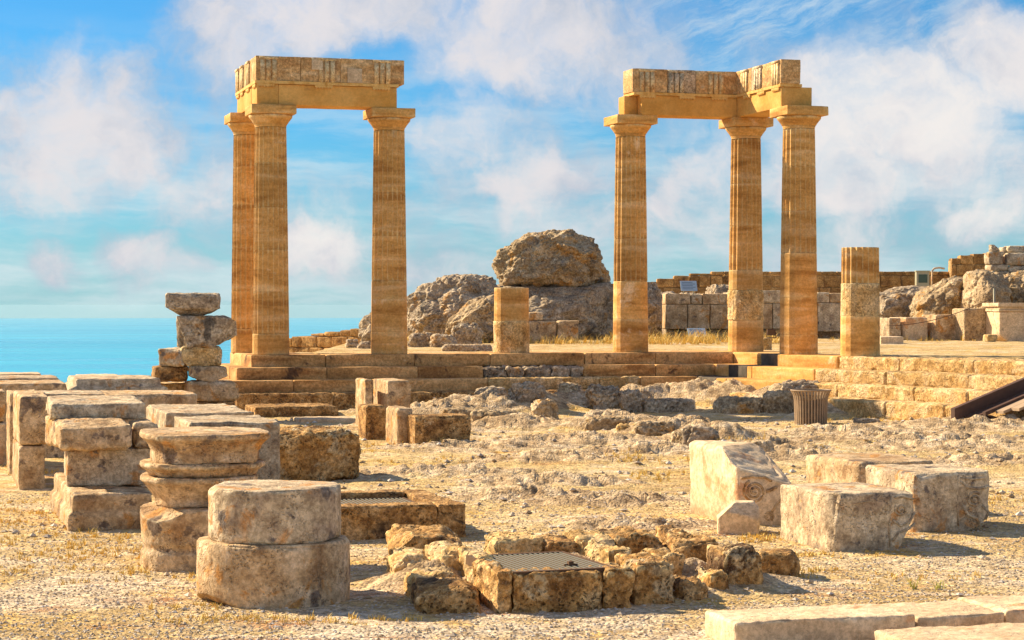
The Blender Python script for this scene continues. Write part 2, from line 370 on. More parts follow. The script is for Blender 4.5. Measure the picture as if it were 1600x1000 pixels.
M['text'] = plain('dark_print', (.12,.16,.22), .5)

# ------------------------------------------------------------------ pixel -> place helpers
def Gp(px, py, z=0.0):
    Y = (CAMZ-z)*F/(py-LV); return ((px-800)*Y/F, Y, z)
def At(px, py, Y): return ((px-800)*Y/F, Y, CAMZ-(py-LV)*Y/F)
TEMPLE = 16.2
def pb(name, label, cat, x1, x2, yt, yb, mat, Y=None, d=.6, ang=TEMPLE, sink=.0, group=None, parent=None, **kw):
    """block whose front face spans x1..x2 and yt..yb in the photograph; front-left bottom corner at depth Y (on the ground if None)"""
    if Y is None: Y = CAMZ*F/(yb-LV)
    a = R(ang); X1, _, zb = At(x1, yb, Y); k2 = (x2-800)/F
    wd = (k2*Y-X1)/(math.cos(a)-k2*math.sin(a)); zt = At(x1, yt, Y)[2]
    ht = zt-zb+sink
    kw.setdefault('res', max(.018, min(.09, Y*.0016)))
    v, f = hexa(wd, d, ht, **kw)
    cx = X1+math.cos(a)*wd/2-math.sin(a)*d/2; cy = Y+math.sin(a)*wd/2+math.cos(a)*d/2
    mb = MB(); mb.add(v, f)
    o = mb.build(name, M[mat] if isinstance(mat, str) else mat, parent, (cx, cy, zb-sink), a)
    if label: tag(o, label, cat, group)
    o['wd'] = wd; o['ht'] = ht
    return o

# ------------------------------------------------------------------ temple geometry
colsP = {'A': (-4.858, 41.24), 'B': (-2.52, 42.0), 'F': (-.01, 42.8), 'C': (2.517, 43.5), 'D': (5.034, 44.1), 'E': (5.818, 41.56), 'G': (6.80, 40.0), 'LB': (-5.54, 43.1)}
ST = 1.04
ra = R(TEMPLE); rv = np.array([math.cos(ra), math.sin(ra)]); wv_ = np.array([math.sin(ra), -math.cos(ra)])
CA = np.array([-5.18, 40.66]); CD = np.array([4.71, 43.52]); EE = np.array([5.37, 41.43]); GG = np.array([6.35, 39.87]); ND = np.array([11.6, 31.5])
LBk = CA-wv_*2.9

# ------------------------------------------------------------------ ground
def platform_mask(X, Y):
    """1 behind the top step's edge"""
    def side(p, q): return ((q[0]-p[0])*(Y-p[1])-(q[1]-p[1])*(X-p[0]))/math.hypot(q[0]-p[0], q[1]-p[1])
    back = side(CA, CD)                               # >0 behind the front row
    d1 = side(CD, EE); d2 = side(EE, GG); d3 = side(GG, ND)   # wing: >0 to the right side
    wing = np.minimum(np.maximum(d1, 0*d1-9), 99)
    right = np.where(Y > EE[1], d1, np.where(Y > GG[1], d2, d3))
    left = (X-CA[0])*rv[0]+(Y-CA[1])*rv[1]
    m = np.maximum(np.minimum(back, left), right*(X > 4.6)-9*(X <= 4.6))
    return sm(m, .55, .95)
feat = [  # px, Y, rx, ry, h : bedrock humps
 (1085,41.0,1.3,.8,.50),(1160,40.6,1.3,.9,.50),(1235,39.0,1.0,1.0,.46),(1290,37.6,.5,.6,.22),(1010,40.9,.9,.7,.42),(900,40.2,.8,.5,.30),(960,39.6,.5,.4,.30),
 (835,38.7,.6,.5,.42),(745,38.2,1.1,.7,.26),(690,36.8,.9,.6,.20),(620,38,.8,.4,.14),(700,33.6,1.4,.8,.13),(800,33.3,1.1,.7,.14),(960,33.0,1.2,.6,.17),(1060,31.4,.9,.5,.2),(1115,30.2,.6,.5,.22),
 (1190,28.4,1.0,.6,.10),(900,30,1.4,.6,.08),(760,29,1.4,.7,.07),(1330,31.8,1.2,.5,.10),(1420,30.5,1.5,.6,.08),(1500,28.8,1.5,.6,.09),(1530,33.2,1.6,1.0,.13),(1010,27.8,1.,.5,.07),(870,26.6,1.1,.4,.05),(1260,26.6,.9,.4,.06),(1560,26,1.2,.5,.06),
 (690,24.6,1.,.4,.04),(860,23.2,1.,.4,.045),(960,20.8,.8,.3,.04),(820,21.5,.8,.3,.04),(1000,18.6,.7,.4,.05),(905,14.75,.80,.55,.13),(1090,14.8,.55,.4,.12),(690,14.7,.5,.45,.10),(1010,14.3,.4,.3,.12)]
ROCKM = None
def hgt(X, Y, fine=True):
    P = np.stack([X, Y, 0*X], 1)
    h = .035*fbm(P*.25, 3, 1)
    pm = platform_mask(X, Y)
    h = h*(1-pm)
    rockm = 0*X; hump = 0*X
    for px, y0, rx, ry, hh in feat:
        x0 = (px-800)*y0/F; hh = hh*1.3 if 29 < y0 < 38.5 else hh; rx = rx*1.15 if y0 > 29 else rx
        d2 = ((X-x0)/rx)**2+((Y-y0)/ry)**2
        m = d2 < 6
        g = np.where(m, np.exp(-d2*1.1), 0)
        hump = np.maximum(hump, hh*g); rockm = np.maximum(rockm, g)
    band = sm(Y, 17, 22)*sm(X, -7, -3)*(1-sm(Y, 43, 45))
    h = h+hump
    if fine:
        Q = np.stack([X*.8+Y*.35, Y*1.5-X*.55, 0*X], 1)
        rg = ridged(Q*1.3, 5, 4)
        h = h+(rockm*.15+band*.026)*(rg-.35)*(1-pm)
        wq = np.stack([X*1.6+Y*.5, Y*1.9-X*.6, 0*X], 1)+.5*np.stack([fbm(P*2, 3, 31), fbm(P*2, 3, 32), 0*X], 1)
        f1, f2 = worley(wq, 9); f3, f4 = worley(wq*3.1, 10)
        h = h+(rockm*.11+band*.02)*(np.minimum(f2-f1, .16)-.1)*3*(1-pm)+(rockm*.025+band*.008)*(np.minimum(f4-f3, .2)-.12)*2*(1-pm)
        global ROCKM; ROCKM = np.clip(rockm*1.3, 0, 1)*(1-pm)
        h = h+.011*fbm(P*5, 4, 6)*(1-.3*pm)+.02*pm*fbm(P*1.5, 4, 8)
    # flat sandy pocket where the entablature's shadow falls
    fl = np.exp(-(((X-3.0)/2.6)**2+((Y-37.0)/1.2)**2)**2)
    h = h*(1-.85*fl)
    xl = sm(X, -6.0, -4.2)
    plat = (.995+.0045*np.clip(Y-42, 0, 60))*np.where(Y > 44.5, .3+.7*xl, 1.0)
    h = h*(1-.0*pm)+plat*pm
    # the hilltop falls away to the sea
    drop = sm(Y+np.clip(X+7, -99, 0)*.15, 45, 62)*(1-sm(X, -9.5, -6.8))
    h = h-drop*34-118*sm(Y, 92, 150)-60*sm(-X, 30, 90)
    return h
def make_ground():
    ys = [-14.]; 
    while ys[-1] < 6: ys.append(ys[-1]+1.)
    while ys[-1] < 47: ys.append(ys[-1]+min(.10, max(.03, ys[-1]**2/(F*CAMZ)*1.35)))
    while ys[-1] < 92: ys.append(ys[-1]+.45)
    while ys[-1] < 170: ys.append(ys[-1]+4)
    ys = np.array(ys)
    us = np.concatenate([np.linspace(-1.7, -.26, 22)[:-1], np.linspace(-.26, .26, 820), np.linspace(.26, 1.7, 22)[1:]])
    Yg, Ug = np.meshgrid(ys, us, indexing='ij')
    Xg = Ug*(np.abs(Yg)+ 9.)
    Xg = Ug*np.maximum(Yg+9., 12)
    X = Xg.ravel(); Y = Yg.ravel()
    out = np.zeros(len(X)); rm = np.zeros(len(X)); n = 200000
    for i in range(0, len(X), n): out[i:i+n] = hgt(X[i:i+n], Y[i:i+n]); rm[i:i+n] = ROCKM
    nr, nc = len(ys), len(us)
    idx = np.arange(nr*nc).reshape(nr, nc)
    f = np.stack([idx[:-1,:-1], idx[:-1,1:], idx[1:,1:], idx[1:,:-1]], -1).reshape(-1, 4)
    mb = MB(); mb.add(np.stack([X, Y, out], 1), f, rm)
    return mb
def ground_mat():
    m = bpy.data.materials.new('gravel_and_bedrock'); m.use_nodes = True; t = NT(m.node_tree); t.n.clear()
    P = t.n.new('ShaderNodeTexCoord').outputs['Object']
    sepp = t.new('ShaderNodeSeparateXYZ', i0=P)
    n1 = t.noise(P, .55, 8, .65, .5)
    r = t.n.new('ShaderNodeValToRGB'); t.put(r, 0, n1); e = r.color_ramp.elements
    e[0].position = .38; e[0].color = (.54,.41,.20,1); e[1].position = .64; e[1].color = (.72,.63,.44,1)
    q = e.new(.5); q.color = (.64,.50,.25,1)
    c = r.outputs[0]
    near = t.m('MULTIPLY', t.step(sepp.outputs[1], 19., 13.), t.step(n1, .40, .56))
    c = t.mix(t.m('MULTIPLY', near, .75), c, (.68,.61,.51))
    # layered bedrock streaks, pale and reddish
    S = t.vm('MULTIPLY', P, (.5, 1.7, 1))
    far = t.step(sepp.outputs[1], 18., 24.)
    n2 = t.noise(S, 1.3, 8, .66, .4)
    c = t.mix(t.m('MULTIPLY', t.step(n2, .54, .64), .85), c, (.76,.64,.48))
    n3 = t.noise(t.vm('ADD', S, (3., 7., 0.)), 1.1, 8, .68, .4)
    c = t.mix(t.m('MULTIPLY', t.step(n3, .57, .66), .8), c, (.42,.20,.09))
    n4 = t.noise(t.vm('ADD', P, (13., 2., 0.)), .9, 8, .68, .3)
    c = t.mix(t.m('MULTIPLY', t.step(n4, .53, .66), .75), c, (.66,.44,.10))
    n5 = t.noise(t.vm('ADD', P, (1., 22., 0.)), 2.6, 8, .7, .3)
    c = t.mix(t.m('MULTIPLY', t.step(n5, .56, .68), .55), c, (.32,.23,.14))
    at = t.n.new('ShaderNodeAttribute'); at.attribute_name = 'tint'
    rk_ = t.n.new('ShaderNodeValToRGB'); t.put(rk_, 0, t.noise(t.vm('MULTIPLY', P, (1, 1, 2)), 2.6, 9, .68, .8)); e = rk_.color_ramp.elements
    e[0].position = .38; e[0].color = (.30,.22,.14,1); e[1].position = .62; e[1].color = (.70,.60,.45,1); q = e.new(.5); q.color = (.55,.43,.28,1)
    rmask = t.step(t.m('ADD', at.outputs['Fac'], t.m('MULTIPLY', t.m('SUBTRACT', n5, .5), 1.2)), .12, .45)
    c = t.mix(t.m('MULTIPLY', rmask, .9), c, rk_.outputs[0])
    # stones
    v1 = t.new('ShaderNodeTexVoronoi', Vector=t.vm('MULTIPLY', P, (1, 1, .6)), Scale=38.)
    vc = t.new('ShaderNodeSeparateColor', Color=v1.outputs['Color'])
    g1 = t.mix(vc.outputs[0], (.66,.62,.58), (1.22,1.18,1.12))
    c = t.mix(.8, c, t.mix(1.0, c, g1, 'MULTIPLY'))
    fine = t.noise(P, 30, 7, .7)
    gr1 = t.step(t.noise(t.vm('MULTIPLY', P, (1, 1.5, 1)), 5.5, 9, .78), .38, .60)
    c = t.mix(1.0, c, t.mix(gr1, (.66,.60,.54), (1.16,1.15,1.13)), 'MULTIPLY')
    c = t.mix(1.0, c, t.mix(fine, (.66,.64,.62), (1.28,1.28,1.28)), 'MULTIPLY')
    ht = t.m('ADD', t.m('MULTIPLY', t.m('SUBTRACT', 1.0, v1.outputs['Distance']), .5), t.m('MULTIPLY', t.noise(P, 9, 8, .68), 1.2))
    bn = t.new('ShaderNodeBump', Strength=.85, Distance=.03, Height=ht)
    b = t.new('ShaderNodeBsdfPrincipled', Roughness=.95, Normal=bn.outputs[0]); t.put(b, 'Base Color', c)
    b.inputs['Specular IOR Level'].default_value = .15
    t.new('ShaderNodeOutputMaterial', Surface=b.outputs[0]); return m
M['ground'] = ground_mat()
g = make_ground().build('ground', M['ground']); g['kind'] = 'structure'
# ------------------------------------------------------------------ sea
def sea():
    m = bpy.data.materials.new('turquoise_sea'); m.use_nodes = True; t = NT(m.node_tree); t.n.clear()
    P = t.n.new('ShaderNodeTexCoord').outputs['Object']
    s = t.noise(t.vm('MULTIPLY', P, (.00022, .0009, 1)), 1., 6, .6, .3)
    s2 = t.noise(t.vm('MULTIPLY', P, (.0010, .0045, 1)), 1., 6, .65, .3)
    c = t.mix(s, (.004,.28,.50), (.06,.52,.72))
    b = t.new('ShaderNodeBsdfPrincipled', Roughness=t.step(s2, .35, .7, .25, .55)); t.put(b, 'Base Color', c)
    b.inputs['IOR'].default_value = 1.33
    bn = t.new('ShaderNodeBump', Strength=.8, Distance=3., Height=t.noise(t.vm('MULTIPLY', P, (1, 2.2, 1)), .03, 8, .7)); t.put(b, 'Normal', bn.outputs[0])
    t.new('ShaderNodeOutputMaterial', Surface=b.outputs[0])
    rs = [0, 100, 300, 1000, 3000, 8000, 14000, 19500]; n = 96; v = [(0, 0, 0)]; q = []; tr = []
    for r_ in rs[1:]:
        for k in range(n): v.append((r_*math.cos(2*math.pi*k/n), r_*math.sin(2*math.pi*k/n), 0))
    for i in range(len(rs)-2):
        for k in range(n):
            k2 = (k+1) % n; q.append((1+i*n+k, 1+(i+1)*n+k, 1+(i+1)*n+k2, 1+i*n+k2))
    for k in range(n): tr.append((0, 1+k, 1+(k+1) % n))
    mb = MB(); mb.add(v, q); mb.f.append(np.array(tr))
    o = mb.build('sea', m, None, (0, 0, -112)); o['kind'] = 'structure'
sea()

# ------------------------------------------------------------------ stepped platform
def offset_poly(pts, ds):
    """each side of the outline pushed outward by its own distance"""
    L = []
    for i in range(len(pts)-1):
        t_ = pts[i+1]-pts[i]; u = t_/np.linalg.norm(t_); L.append((pts[i]+np.array([u[1], -u[0]])*ds[i], u))
    out = [L[0][0]]
    for (p, u), (q, v) in zip(L[:-1], L[1:]):
        den = u[0]*v[1]-u[1]*v[0]; t_ = ((q[0]-p[0])*v[1]-(q[1]-p[1])*v[0])/den; out.append(p+u*t_)
    p, u = L[-1]; out.append(p+u*np.linalg.norm(pts[-1]-pts[-2])); return out
rng = random.Random(4)
poly = [LBk, CA, CD, EE, GG, ND]
def course(name, parent, mat, p, q, z0, z1, depth, t0=0., t1=1e9, lens=(1.3, 2.4), seed=0, ext=0., **kw):
    """row of stone blocks whose outer top edge runs p->q"""
    L = np.linalg.norm(q-p); u = (q-p)/L; inn = np.array([-u[1], u[0]]); mb = MB(); r_ = random.Random(seed)
    s = t0-ext; e = min(L, t1); a = math.atan2(u[1], u[0]); i = 0
    while s < e-.05:
        l = r_.uniform(*lens)
        if e-(s+l) < lens[0]*.6: l = e-s
        jit = r_.uniform(-.006, .012)
        v, f = hexa(l-.008, depth, z1-z0, seed=seed*31+i, **kw)
        c = p+u*(s+l/2)+inn*(depth/2+jit)
        mb.add(place(v, (c[0], c[1], z0+r_.uniform(-.003, .003)), a), f, r_.uniform(-.10, .08)); s += l; i += 1
    return mb.build(name, mat, parent)
plat = thing('stepped_platform', 'long stepped stone platform carrying the golden columns', 'temple platform', (float(CA[0]), float(CA[1]), 0))
sk = dict(res=.09, rnd=.022, amp=.009, freq=2.6, worn=1.1)
rk = dict(res=.06, rnd=.04, amp=.028, freq=6., crag=.02, cf=8., worn=1.2)
plat_children = []
DR = .238
for k in range(4):
    pts = offset_poly(poly, [.36*k, .45*k, .60*k, .60*k, .60*k]); z1 = ST-DR*k; z0 = z1-DR-.02 if k < 3 else -.35
    dep = 1.25 if k == 0 else .95
    last = k == 3
    L_, A_, D_, E_, G_, N_ = pts
    P_ = plat
    m_s = M['steps']
    # return on the left side, then the front
    course('step_course', P_, m_s, L_, A_-(A_-L_)/np.linalg.norm(A_-L_)*dep*.999, z0, z1, dep, seed=3+k, **sk)
    if k == 1:
        course('step_course', P_, m_s, A_, D_, z0, z1, dep, 0, 5.02, seed=11, **sk)
        course('rough_step_course', P_, M['rock'], A_, D_, z0, z1-.03, dep-.03, 5.02, 7.15, (.35, .7), seed=12, res=.05, rnd=.06, amp=.05, freq=5, crag=.05, cf=5, worn=1.3)
        course('step_course', P_, m_s, A_, D_, z0, z1, dep, 7.15, seed=13, **sk)
    elif k == 2:
        course('step_course', P_, m_s, A_, D_, z0, z1, dep, 0, 5.35, seed=14, **sk)
        course('rough_step_course', P_, M['rough'], A_, D_, z0, z1, dep, 5.35, 8.6, seed=15, **rk)
        course('step_course', P_, m_s, A_, D_, z0, z1, dep, 8.6, seed=16, **sk)
    elif k == 3:
        course('rough_step_course', P_, M['brown'], A_, D_, z0, z1, dep, .6, seed=17, **rk)
    else:
        course('step_course', P_, m_s, A_, D_, z0, z1, dep, seed=18, **sk)
    # the wing that comes forward on the right
    ms = M['poros'] if k < 3 else M['rough']
    kk = sk if k < 3 else rk
    dl = np.linalg.norm(E_-D_)
    if k < 2:
        a0 = {0: .62, 1: .80}[k]
        a1 = a0+(.95 if k == 0 else 1.0)
        course('step_course', P_, ms, D_, E_, z0, z1, dep, 0, a0*dl if k == 0 else .35*dl, (1, 2), seed=21+k, ext=dep, **kk)
        a0 = (a0*dl if k == 0 else .35*dl)
        course('dark_step_block', P_, M['dark'], D_, E_, z0, z1, dep, a0, min(dl, a0+.95), (.9, 1.3), seed=24+k, **kk)
        if a0+.95 < dl-.1: course('step_course', P_, ms, D_, E_, z0, z1, dep, a0+.95, seed=27+k, **kk)
    elif k == 2:
        course('dark_step_block', P_, M['dark'], D_, E_, z0, z1, dep, 0, .95, (.9, 1.6), seed=25, ext=dep, **kk)
        course('step_course', P_, ms, D_, E_, z0, z1, dep, .95, seed=28, **kk)
    else:
        course('rough_step_course', P_, ms, D_, E_, z0, z1, dep, seed=29, ext=dep, **kk)
    course('step_course' if k < 3 else 'rough_step_course', P_, ms, E_, G_, z0, z1, dep, seed=31+k, **kk)
    course('rough_step_course', P_, M['rough'], G_, N_, z0, z1, dep, 0, (99,), (.8, 1.5), seed=41+k, **rk) if False else course('rough_step_course', P_, M['rough'], G_, N_, z0, z1, dep, seed=41+k, **rk)

# children keep world coordinates although the platform's Empty stands at the corner
for o in list(bpy.data.objects):
    if o.parent == plat: o.matrix_parent_inverse = Matrix.Translation(plat.location).inverted()

# ------------------------------------------------------------------ columns
def drum(parent, z0, z1, r0, r1, mat, flute, seed, name='drum', rough=0.):
    """r0,r1 radii at the ends; flute 0 round facets, 1 full fluting"""
    n = 160; hh = z1-z0; nz = max(3, int(hh/.12)); v = []; f = []
    th = np.linspace(0, 2*math.pi, n, endpoint=False)
    ph = (th*20/(2*math.pi)) % 1.0
    sc_ = 1-.085*flute*np.sin(math.pi*ph)**.8*1.0
    fac = np.cos(math.pi/20)/np.cos((ph-.5)*2*math.pi/20)   # 20-sided facets
    zs = [0, .010]+[hh*i/nz for i in range(1, nz)]+[hh-.010, hh]
    for z in zs:
        t = z/hh; r = r0+(r1-r0)*t
        e = .009 if z in (0, hh) else 0
        rad = (r-e)*(sc_ if flute else fac)
        if rough:
            pp = np.stack([np.cos(th)*r*3, np.sin(th)*r*3, np.full(n, (z+z0)*3)], 1); rad = rad+rough*fbm(pp*1.6, 4, seed)
        v.append(np.stack([np.cos(th)*rad, np.sin(th)*rad, np.full(n, z0+z)], 1))
    v = np.concatenate(v+[np.array([[0, 0, z0], [0, 0, z1]])]); m = len(zs); nn = m*n
    idx = np.arange(m*n).reshape(m, n); nx = np.roll(idx, -1, 1)
    q = np.stack([idx[:-1], nx[:-1], nx[1:], idx[1:]], -1).reshape(-1, 4)
    caps = np.concatenate([np.stack([np.full(n, nn), nx[0], idx[0]], 1), np.stack([np.full(n, nn+1), idx[-1], nx[-1]], 1)])
    mb = MB(); mb.add(v, q, random.Random(seed*3+1).uniform(-.16, .12)); mb.f.append(caps)
    return mb.build(name, mat, parent, smooth=False)
def capital(parent, z, rtop, mat):
    n = 96; prof = [(rtop*.99, 0), (rtop*.99, .03), (rtop*1.03, .04), (rtop*1.0, .055), (rtop*1.05, .065), (rtop*1.14, .11), (rtop*1.27, .165), (rtop*1.36, .20), (rtop*1.38, .235), (rtop*1.30, .25)]
    th = np.linspace(0, 2*math.pi, n, endpoint=False)
    v = np.concatenate([np.stack([np.cos(th)*r, np.sin(th)*r, np.full(n, z+h)], 1) for r, h in prof]); idx = np.arange(len(prof)*n).reshape(-1, n); nx = np.roll(idx, -1, 1)
    q = np.stack([idx[:-1], nx[:-1], nx[1:], idx[1:]], -1).reshape(-1, 4)
    mb = MB(); mb.add(v, q)
    bv, bf = hexa(.90, .90, .185, res=.15, rnd=.012, amp=.006, worn=.8, seed=int(rtop*1000)+int(z*10)); bv[:,2] += z+.25
    mb.add(bv, bf, .02)
    return mb.build('capital', mat, parent)
SH = 4.565                                         # shaft height, capital .435
def column(key, label, cuts, seed, flute_from=1, r0=.376, r1=.318):
    X, Y = colsP[key]
    t = thing('doric_column', label, 'column', (X, Y, ST), ra, 'tall standing columns of the ruined temple')
    zs = [0]+cuts+[SH]
    for i in range(len(zs)-1):
        a, b = zs[i], zs[i+1]; rr = lambda z: r0-(r0-r1)*(z/SH)**1.15
        drum(t, a, b, rr(a), rr(b), M['poros'], 0 if i < flute_from else 1, seed*10+i)
    capital(t, SH, r1, M['poros'])
    return t
column('A', 'golden column at the near left corner of the left group of columns', [.42, 1.27, 2.1, 2.95, 3.85], 1, 1)
column('B', 'golden column standing alone at the right end of the left beam', [.45, 1.12, 1.5, 2.4, 3.3], 2, 3)
column('LB', 'golden column mostly hidden behind the near left corner column', [.5, 1.3, 2.2, 3.1, 3.9], 3, 1)
column('C', 'golden column at the left end of the right group, in line with the front row', [.7, 1.5, 2.4, 3.2, 3.9], 4, 2)
cD = None
def columnD():
    X, Y = colsP['D']; t = thing('doric_column', 'golden column in the inner corner of the right group, with one pitted orange drum low down', 'column', (X, Y, ST), ra, 'tall standing columns of the ruined temple')
    rr = lambda z: .385-(.385-.318)*(z/SH)**1.15
    drum(t, 0, .68, rr(0)*.99, rr(.68)*.99, M['poros'], 0, 51)
    o = drum(t, .68, 1.32, rr(.5)*1.02, rr(1.3)*1.03, M['rough'], 0, 52, rough=.03); o['label'] = 'pitted orange drum'
    for i, (a, b) in enumerate([(1.32, 1.75), (1.75, 2.7), (2.7, 3.6), (3.6, SH)]): drum(t, a, b, rr(a), rr(b), M['poros'], 0 if i < 1 else 1, 53+i)
    capital(t, SH, .318, M['poros'])
columnD()
column('E', 'thick golden column at the right end of the right beam, nearest the short stump', [.4, 1.15, 2.05, 2.9, 3.8], 6, 3, .388, .325)
def stump(key, label, parts):
    X, Y = colsP[key]; t = thing('column_stump', label, 'column stump', (X, Y, ST), ra, 'broken column stumps')
    for i, (a, b, r0, r1, m, fl, ro) in enumerate(parts):
        drum(t, a, b, r0, r1, M[m], fl, 70+i+int(X*10) % 50, rough=ro)
stump('F', 'two-drum column stump between the two column groups, in front of the great boulder', [(0, .665, .375, .378, 'rough', 0, .012), (.665, 1.36, .365, .36, 'poros', 0, 0)])
stump('G', 'taller column stump at the right, with fluted golden top drum and pitted middle drum', [(0, .78, .385, .382, 'poros', 0, 0), (.78, 1.42, .380, .378, 'rough', 0, .012), (1.42, 2.12, .372, .366, 'poros', 1, 0)])

# ------------------------------------------------------------------ beams on the columns
def beam_box(mb, x0, x1, y0, y1, z0, z1, seed=0, rnd=.01, amp=.004, **kw):
    v, f = hexa(x1-x0, y1-y0, z1-z0, res=kw.pop('res', .12), rnd=rnd, amp=amp, seed=seed, **kw)
    mb.add(v+np.array([(x0+x1)/2, (y0+y1)/2, z0]), f, random.Random(seed).uniform(-.06, .06))
def triglyph(mb, c, face, ax, z0, z1, out=.028):
    """three raised bars on a face; ax 'x': face is y=face seen from -y, centre x=c ; ax 'y': face is x=face seen from -x"""
    wd = .36
    for j in (-1, 0, 1):
        a, b = c+j*.12-.045, c+j*.12+.045
        if ax == 'x': v, f = boxv(a, b, face-out, face+.02, z0, z1-.06)
        else: v, f = boxv(face-out, face+.02, a, b, z0, z1-.06)
        mb.add(v, f, .0)
    if ax == 'x': v, f = boxv(c-.19, c+.19, face-out-.008, face+.02, z1-.06, z1-.012)
    else: v, f = boxv(face-out-.008, face+.02, c-.19, c+.19, z1-.06, z1-.012)
    mb.add(v, f, .0)
def regula(mb, c, face, ax, zt):
    if ax == 'x': v, f = boxv(c-.18, c+.18, face-.03, face+.02, zt-.045, zt)
    else: v, f = boxv(face-.03, face+.02, c-.18, c+.18, zt-.045, zt)
    mb.add(v, f)
    for k in range(6):
        g_ = c-.15+.06*k
        if ax == 'x': v, f = boxv(g_-.016, g_+.016, face-.028, face+.01, zt-.068, zt-.0455)
        else: v, f = boxv(face-.028, face+.01, g_-.016, g_+.016, zt-.068, zt-.0455)
        mb.add(v, f)
ZA = ST+5.0; AH = .415; FH = .53
# left group
tL = thing('temple_beam', 'ochre beam and carved frieze lying across the three left columns', 'entablature', (colsP['A'][0], colsP['A'][1], ZA), ra, 'stone beams on the columns')
m1 = MB(); beam_box(m1, -.33, .10, -.33, .33, 0, AH, 1); m1.build('architrave_block', M['beam'], tL)
m1 = MB(); beam_box(m1, .104, 2.53, -.325, .31, 0, AH-.005, 2); m1.build('architrave_block', M['beam'], tL)
m1 = MB(); beam_box(m1, -.335, .30, .335, 2.25, .0, AH-.002, 3); m1.build('architrave_block', M['beam'], tL)
m1 = MB()
v, f = boxv(-.372, 2.56, -.372, .30, AH+.001, AH+.06); m1.add(v, f); v, f = boxv(-.374, .30, .302, 2.27, AH+.001, AH+.059); m1.add(v, f)
for c in (.0-.15, 1.02, 2.2): regula(m1, c, -.335, 'x', AH)
for c in (-.12, .72, 1.5, 2.05): regula(m1, c, -.335, 'y', AH)
m1.build('taenia_band', M['beam'], tL, smooth=False)
fz0 = AH+.062; fz1 = fz0+FH-.04
for i, (a, b) in enumerate([(-.35, .55), (.554, 1.36), (1.364, 2.68)]):
    m1 = MB(); beam_box(m1, a, b, -.345, .25, fz0, fz1, 10+i, rnd=.012, amp=.007)
    for c in (-.1, 1.02, 2.22):
        if a < c < b and c != 1.02: triglyph(m1, c, -.345, 'x', fz0, fz1)
    if i == 1:
        triglyph(m1, 1.08, -.345, 'x', fz0, fz1)
    m1.build('frieze_block', M['frieze'], tL)
for i, (a, b) in enumerate([(.255, 1.15), (1.154, 2.28)]):
    m1 = MB(); beam_box(m1, -.35, .2, a, b, fz0, fz1, 14+i, rnd=.012, amp=.007)
    for c in (.62, 1.42, 2.05):
        if a < c < b: triglyph(m1, c, -.35, 'y', fz0, fz1)
    m1.build('frieze_block', M['frieze'], tL)
for (x0, x1, z0, z1, sd_) in ((.77, .99, fz0+.24, fz1-.0, 5), (1.50, 1.80, fz0+.0, fz0+.29, 6)):
    m1 = MB(); beam_box(m1, x0, x1, -.382, -.33, z0, z1, sd_, rnd=.006, amp=.004, res=.05); m1.build('repair_patch', M['pale'], tL)
# right group
ang2 = math.atan2(colsP['D'][1]-colsP['C'][1], colsP['D'][0]-colsP['C'][0])
tR = thing('temple_beam', 'L-shaped ochre beam and carved frieze lying across the three right columns', 'entablature', (colsP['D'][0], colsP['D'][1], ZA), ra, 'stone beams on the columns')
def loc(key, o='D'):
    d = np.array(colsP[key])-np.array(colsP[o]); return d@rv, -(d@wv_)
cx_, cy_ = loc('C'); ex_, ey_ = loc('E')
m1 = MB(); beam_box(m1, cx_+.09, -.345, -.33, .30, 0, AH-.002, 31); m1.build('architrave_block', M['beam'], tR)
m1 = MB(); beam_box(m1, cx_-.20, cx_+.086, -.05, .33, 0, AH, 32); m1.build('architrave_block', M['beam'], tR)
m1 = MB(); beam_box(m1, -.34, .33, ey_+.0, -.25, 0, AH, 33); m1.build('architrave_block', M['beam'], tR)
m1 = MB(); beam_box(m1, -.34, .33, -.246, .33, .0, AH-.003, 34); m1.build('architrave_block', M['beam'], tR)
m1 = MB(); v, f = boxv(cx_-.1, -.345, -.372, .30, AH+.001, AH+.06); m1.add(v, f); v, f = boxv(-.38, .10, ey_-.03, .32, AH+.002, AH+.061); m1.add(v, f)
for c in (cx_+.22, cx_+1.1, -.75): regula(m1, c, -.335, 'x', AH)
for c in (ey_+.25, ey_+1.0, ey_+1.75): regula(m1, c, -.345, 'y', AH)
m1.build('taenia_band', M['beam'], tR, smooth=False)
for i, (a, b, m_) in enumerate([(cx_-.12, cx_+.66, 'frieze'), (cx_+.664, cx_+1.30, 'old'), (cx_+1.304, -.35, 'frieze')]):
    m1 = MB(); beam_box(m1, a, b, -.345, .27, fz0, fz1-.0, 40+i, rnd=.016, amp=.010)
    for c in (cx_+.2, cx_+.86, cx_+1.75):
        if a < c < b: triglyph(m1, c, -.345, 'x', fz0, fz1)
    o = m1.build('frieze_block', M[m_], tR)
    if m_ == 'old': o['label'] = 'grey pitted ancient frieze block'
for i, (a, b, m_) in enumerate([(ey_-.05, ey_+.95, 'frieze'), (ey_+.954, ey_+1.5, 'old'), (ey_+1.504, .26, 'frieze')]):
    m1 = MB(); beam_box(m1, -.365, .06, a, b, fz0, fz1, 45+i, rnd=.014, amp=.008)
    for c in (ey_+.22, ey_+1.12, ey_+1.85):
        if a < c < b: triglyph(m1, c, -.365, 'y', fz0, fz1)
    m1.build('frieze_block', M[m_], tR)
# ================================================================== objects
def rcuts(seed, n=5, lo=.85, hi=1.15):
    r_ = random.Random(seed*7+1); out = []
    for i in range(n):
        a = r_.uniform(0, 6.28); z = r_.uniform(-.1, .9); k = math.sqrt(1+z*z)
        out.append((math.cos(a), math.sin(a), z, k*r_.uniform(lo, hi)*1.12))
    return out
ZC = .01
LS = 'weathered limestone blocks stacked at the left'
bw = dict(rnd=.026, amp=.020, freq=3.5, worn=1.1, crag=.010, cf=8)
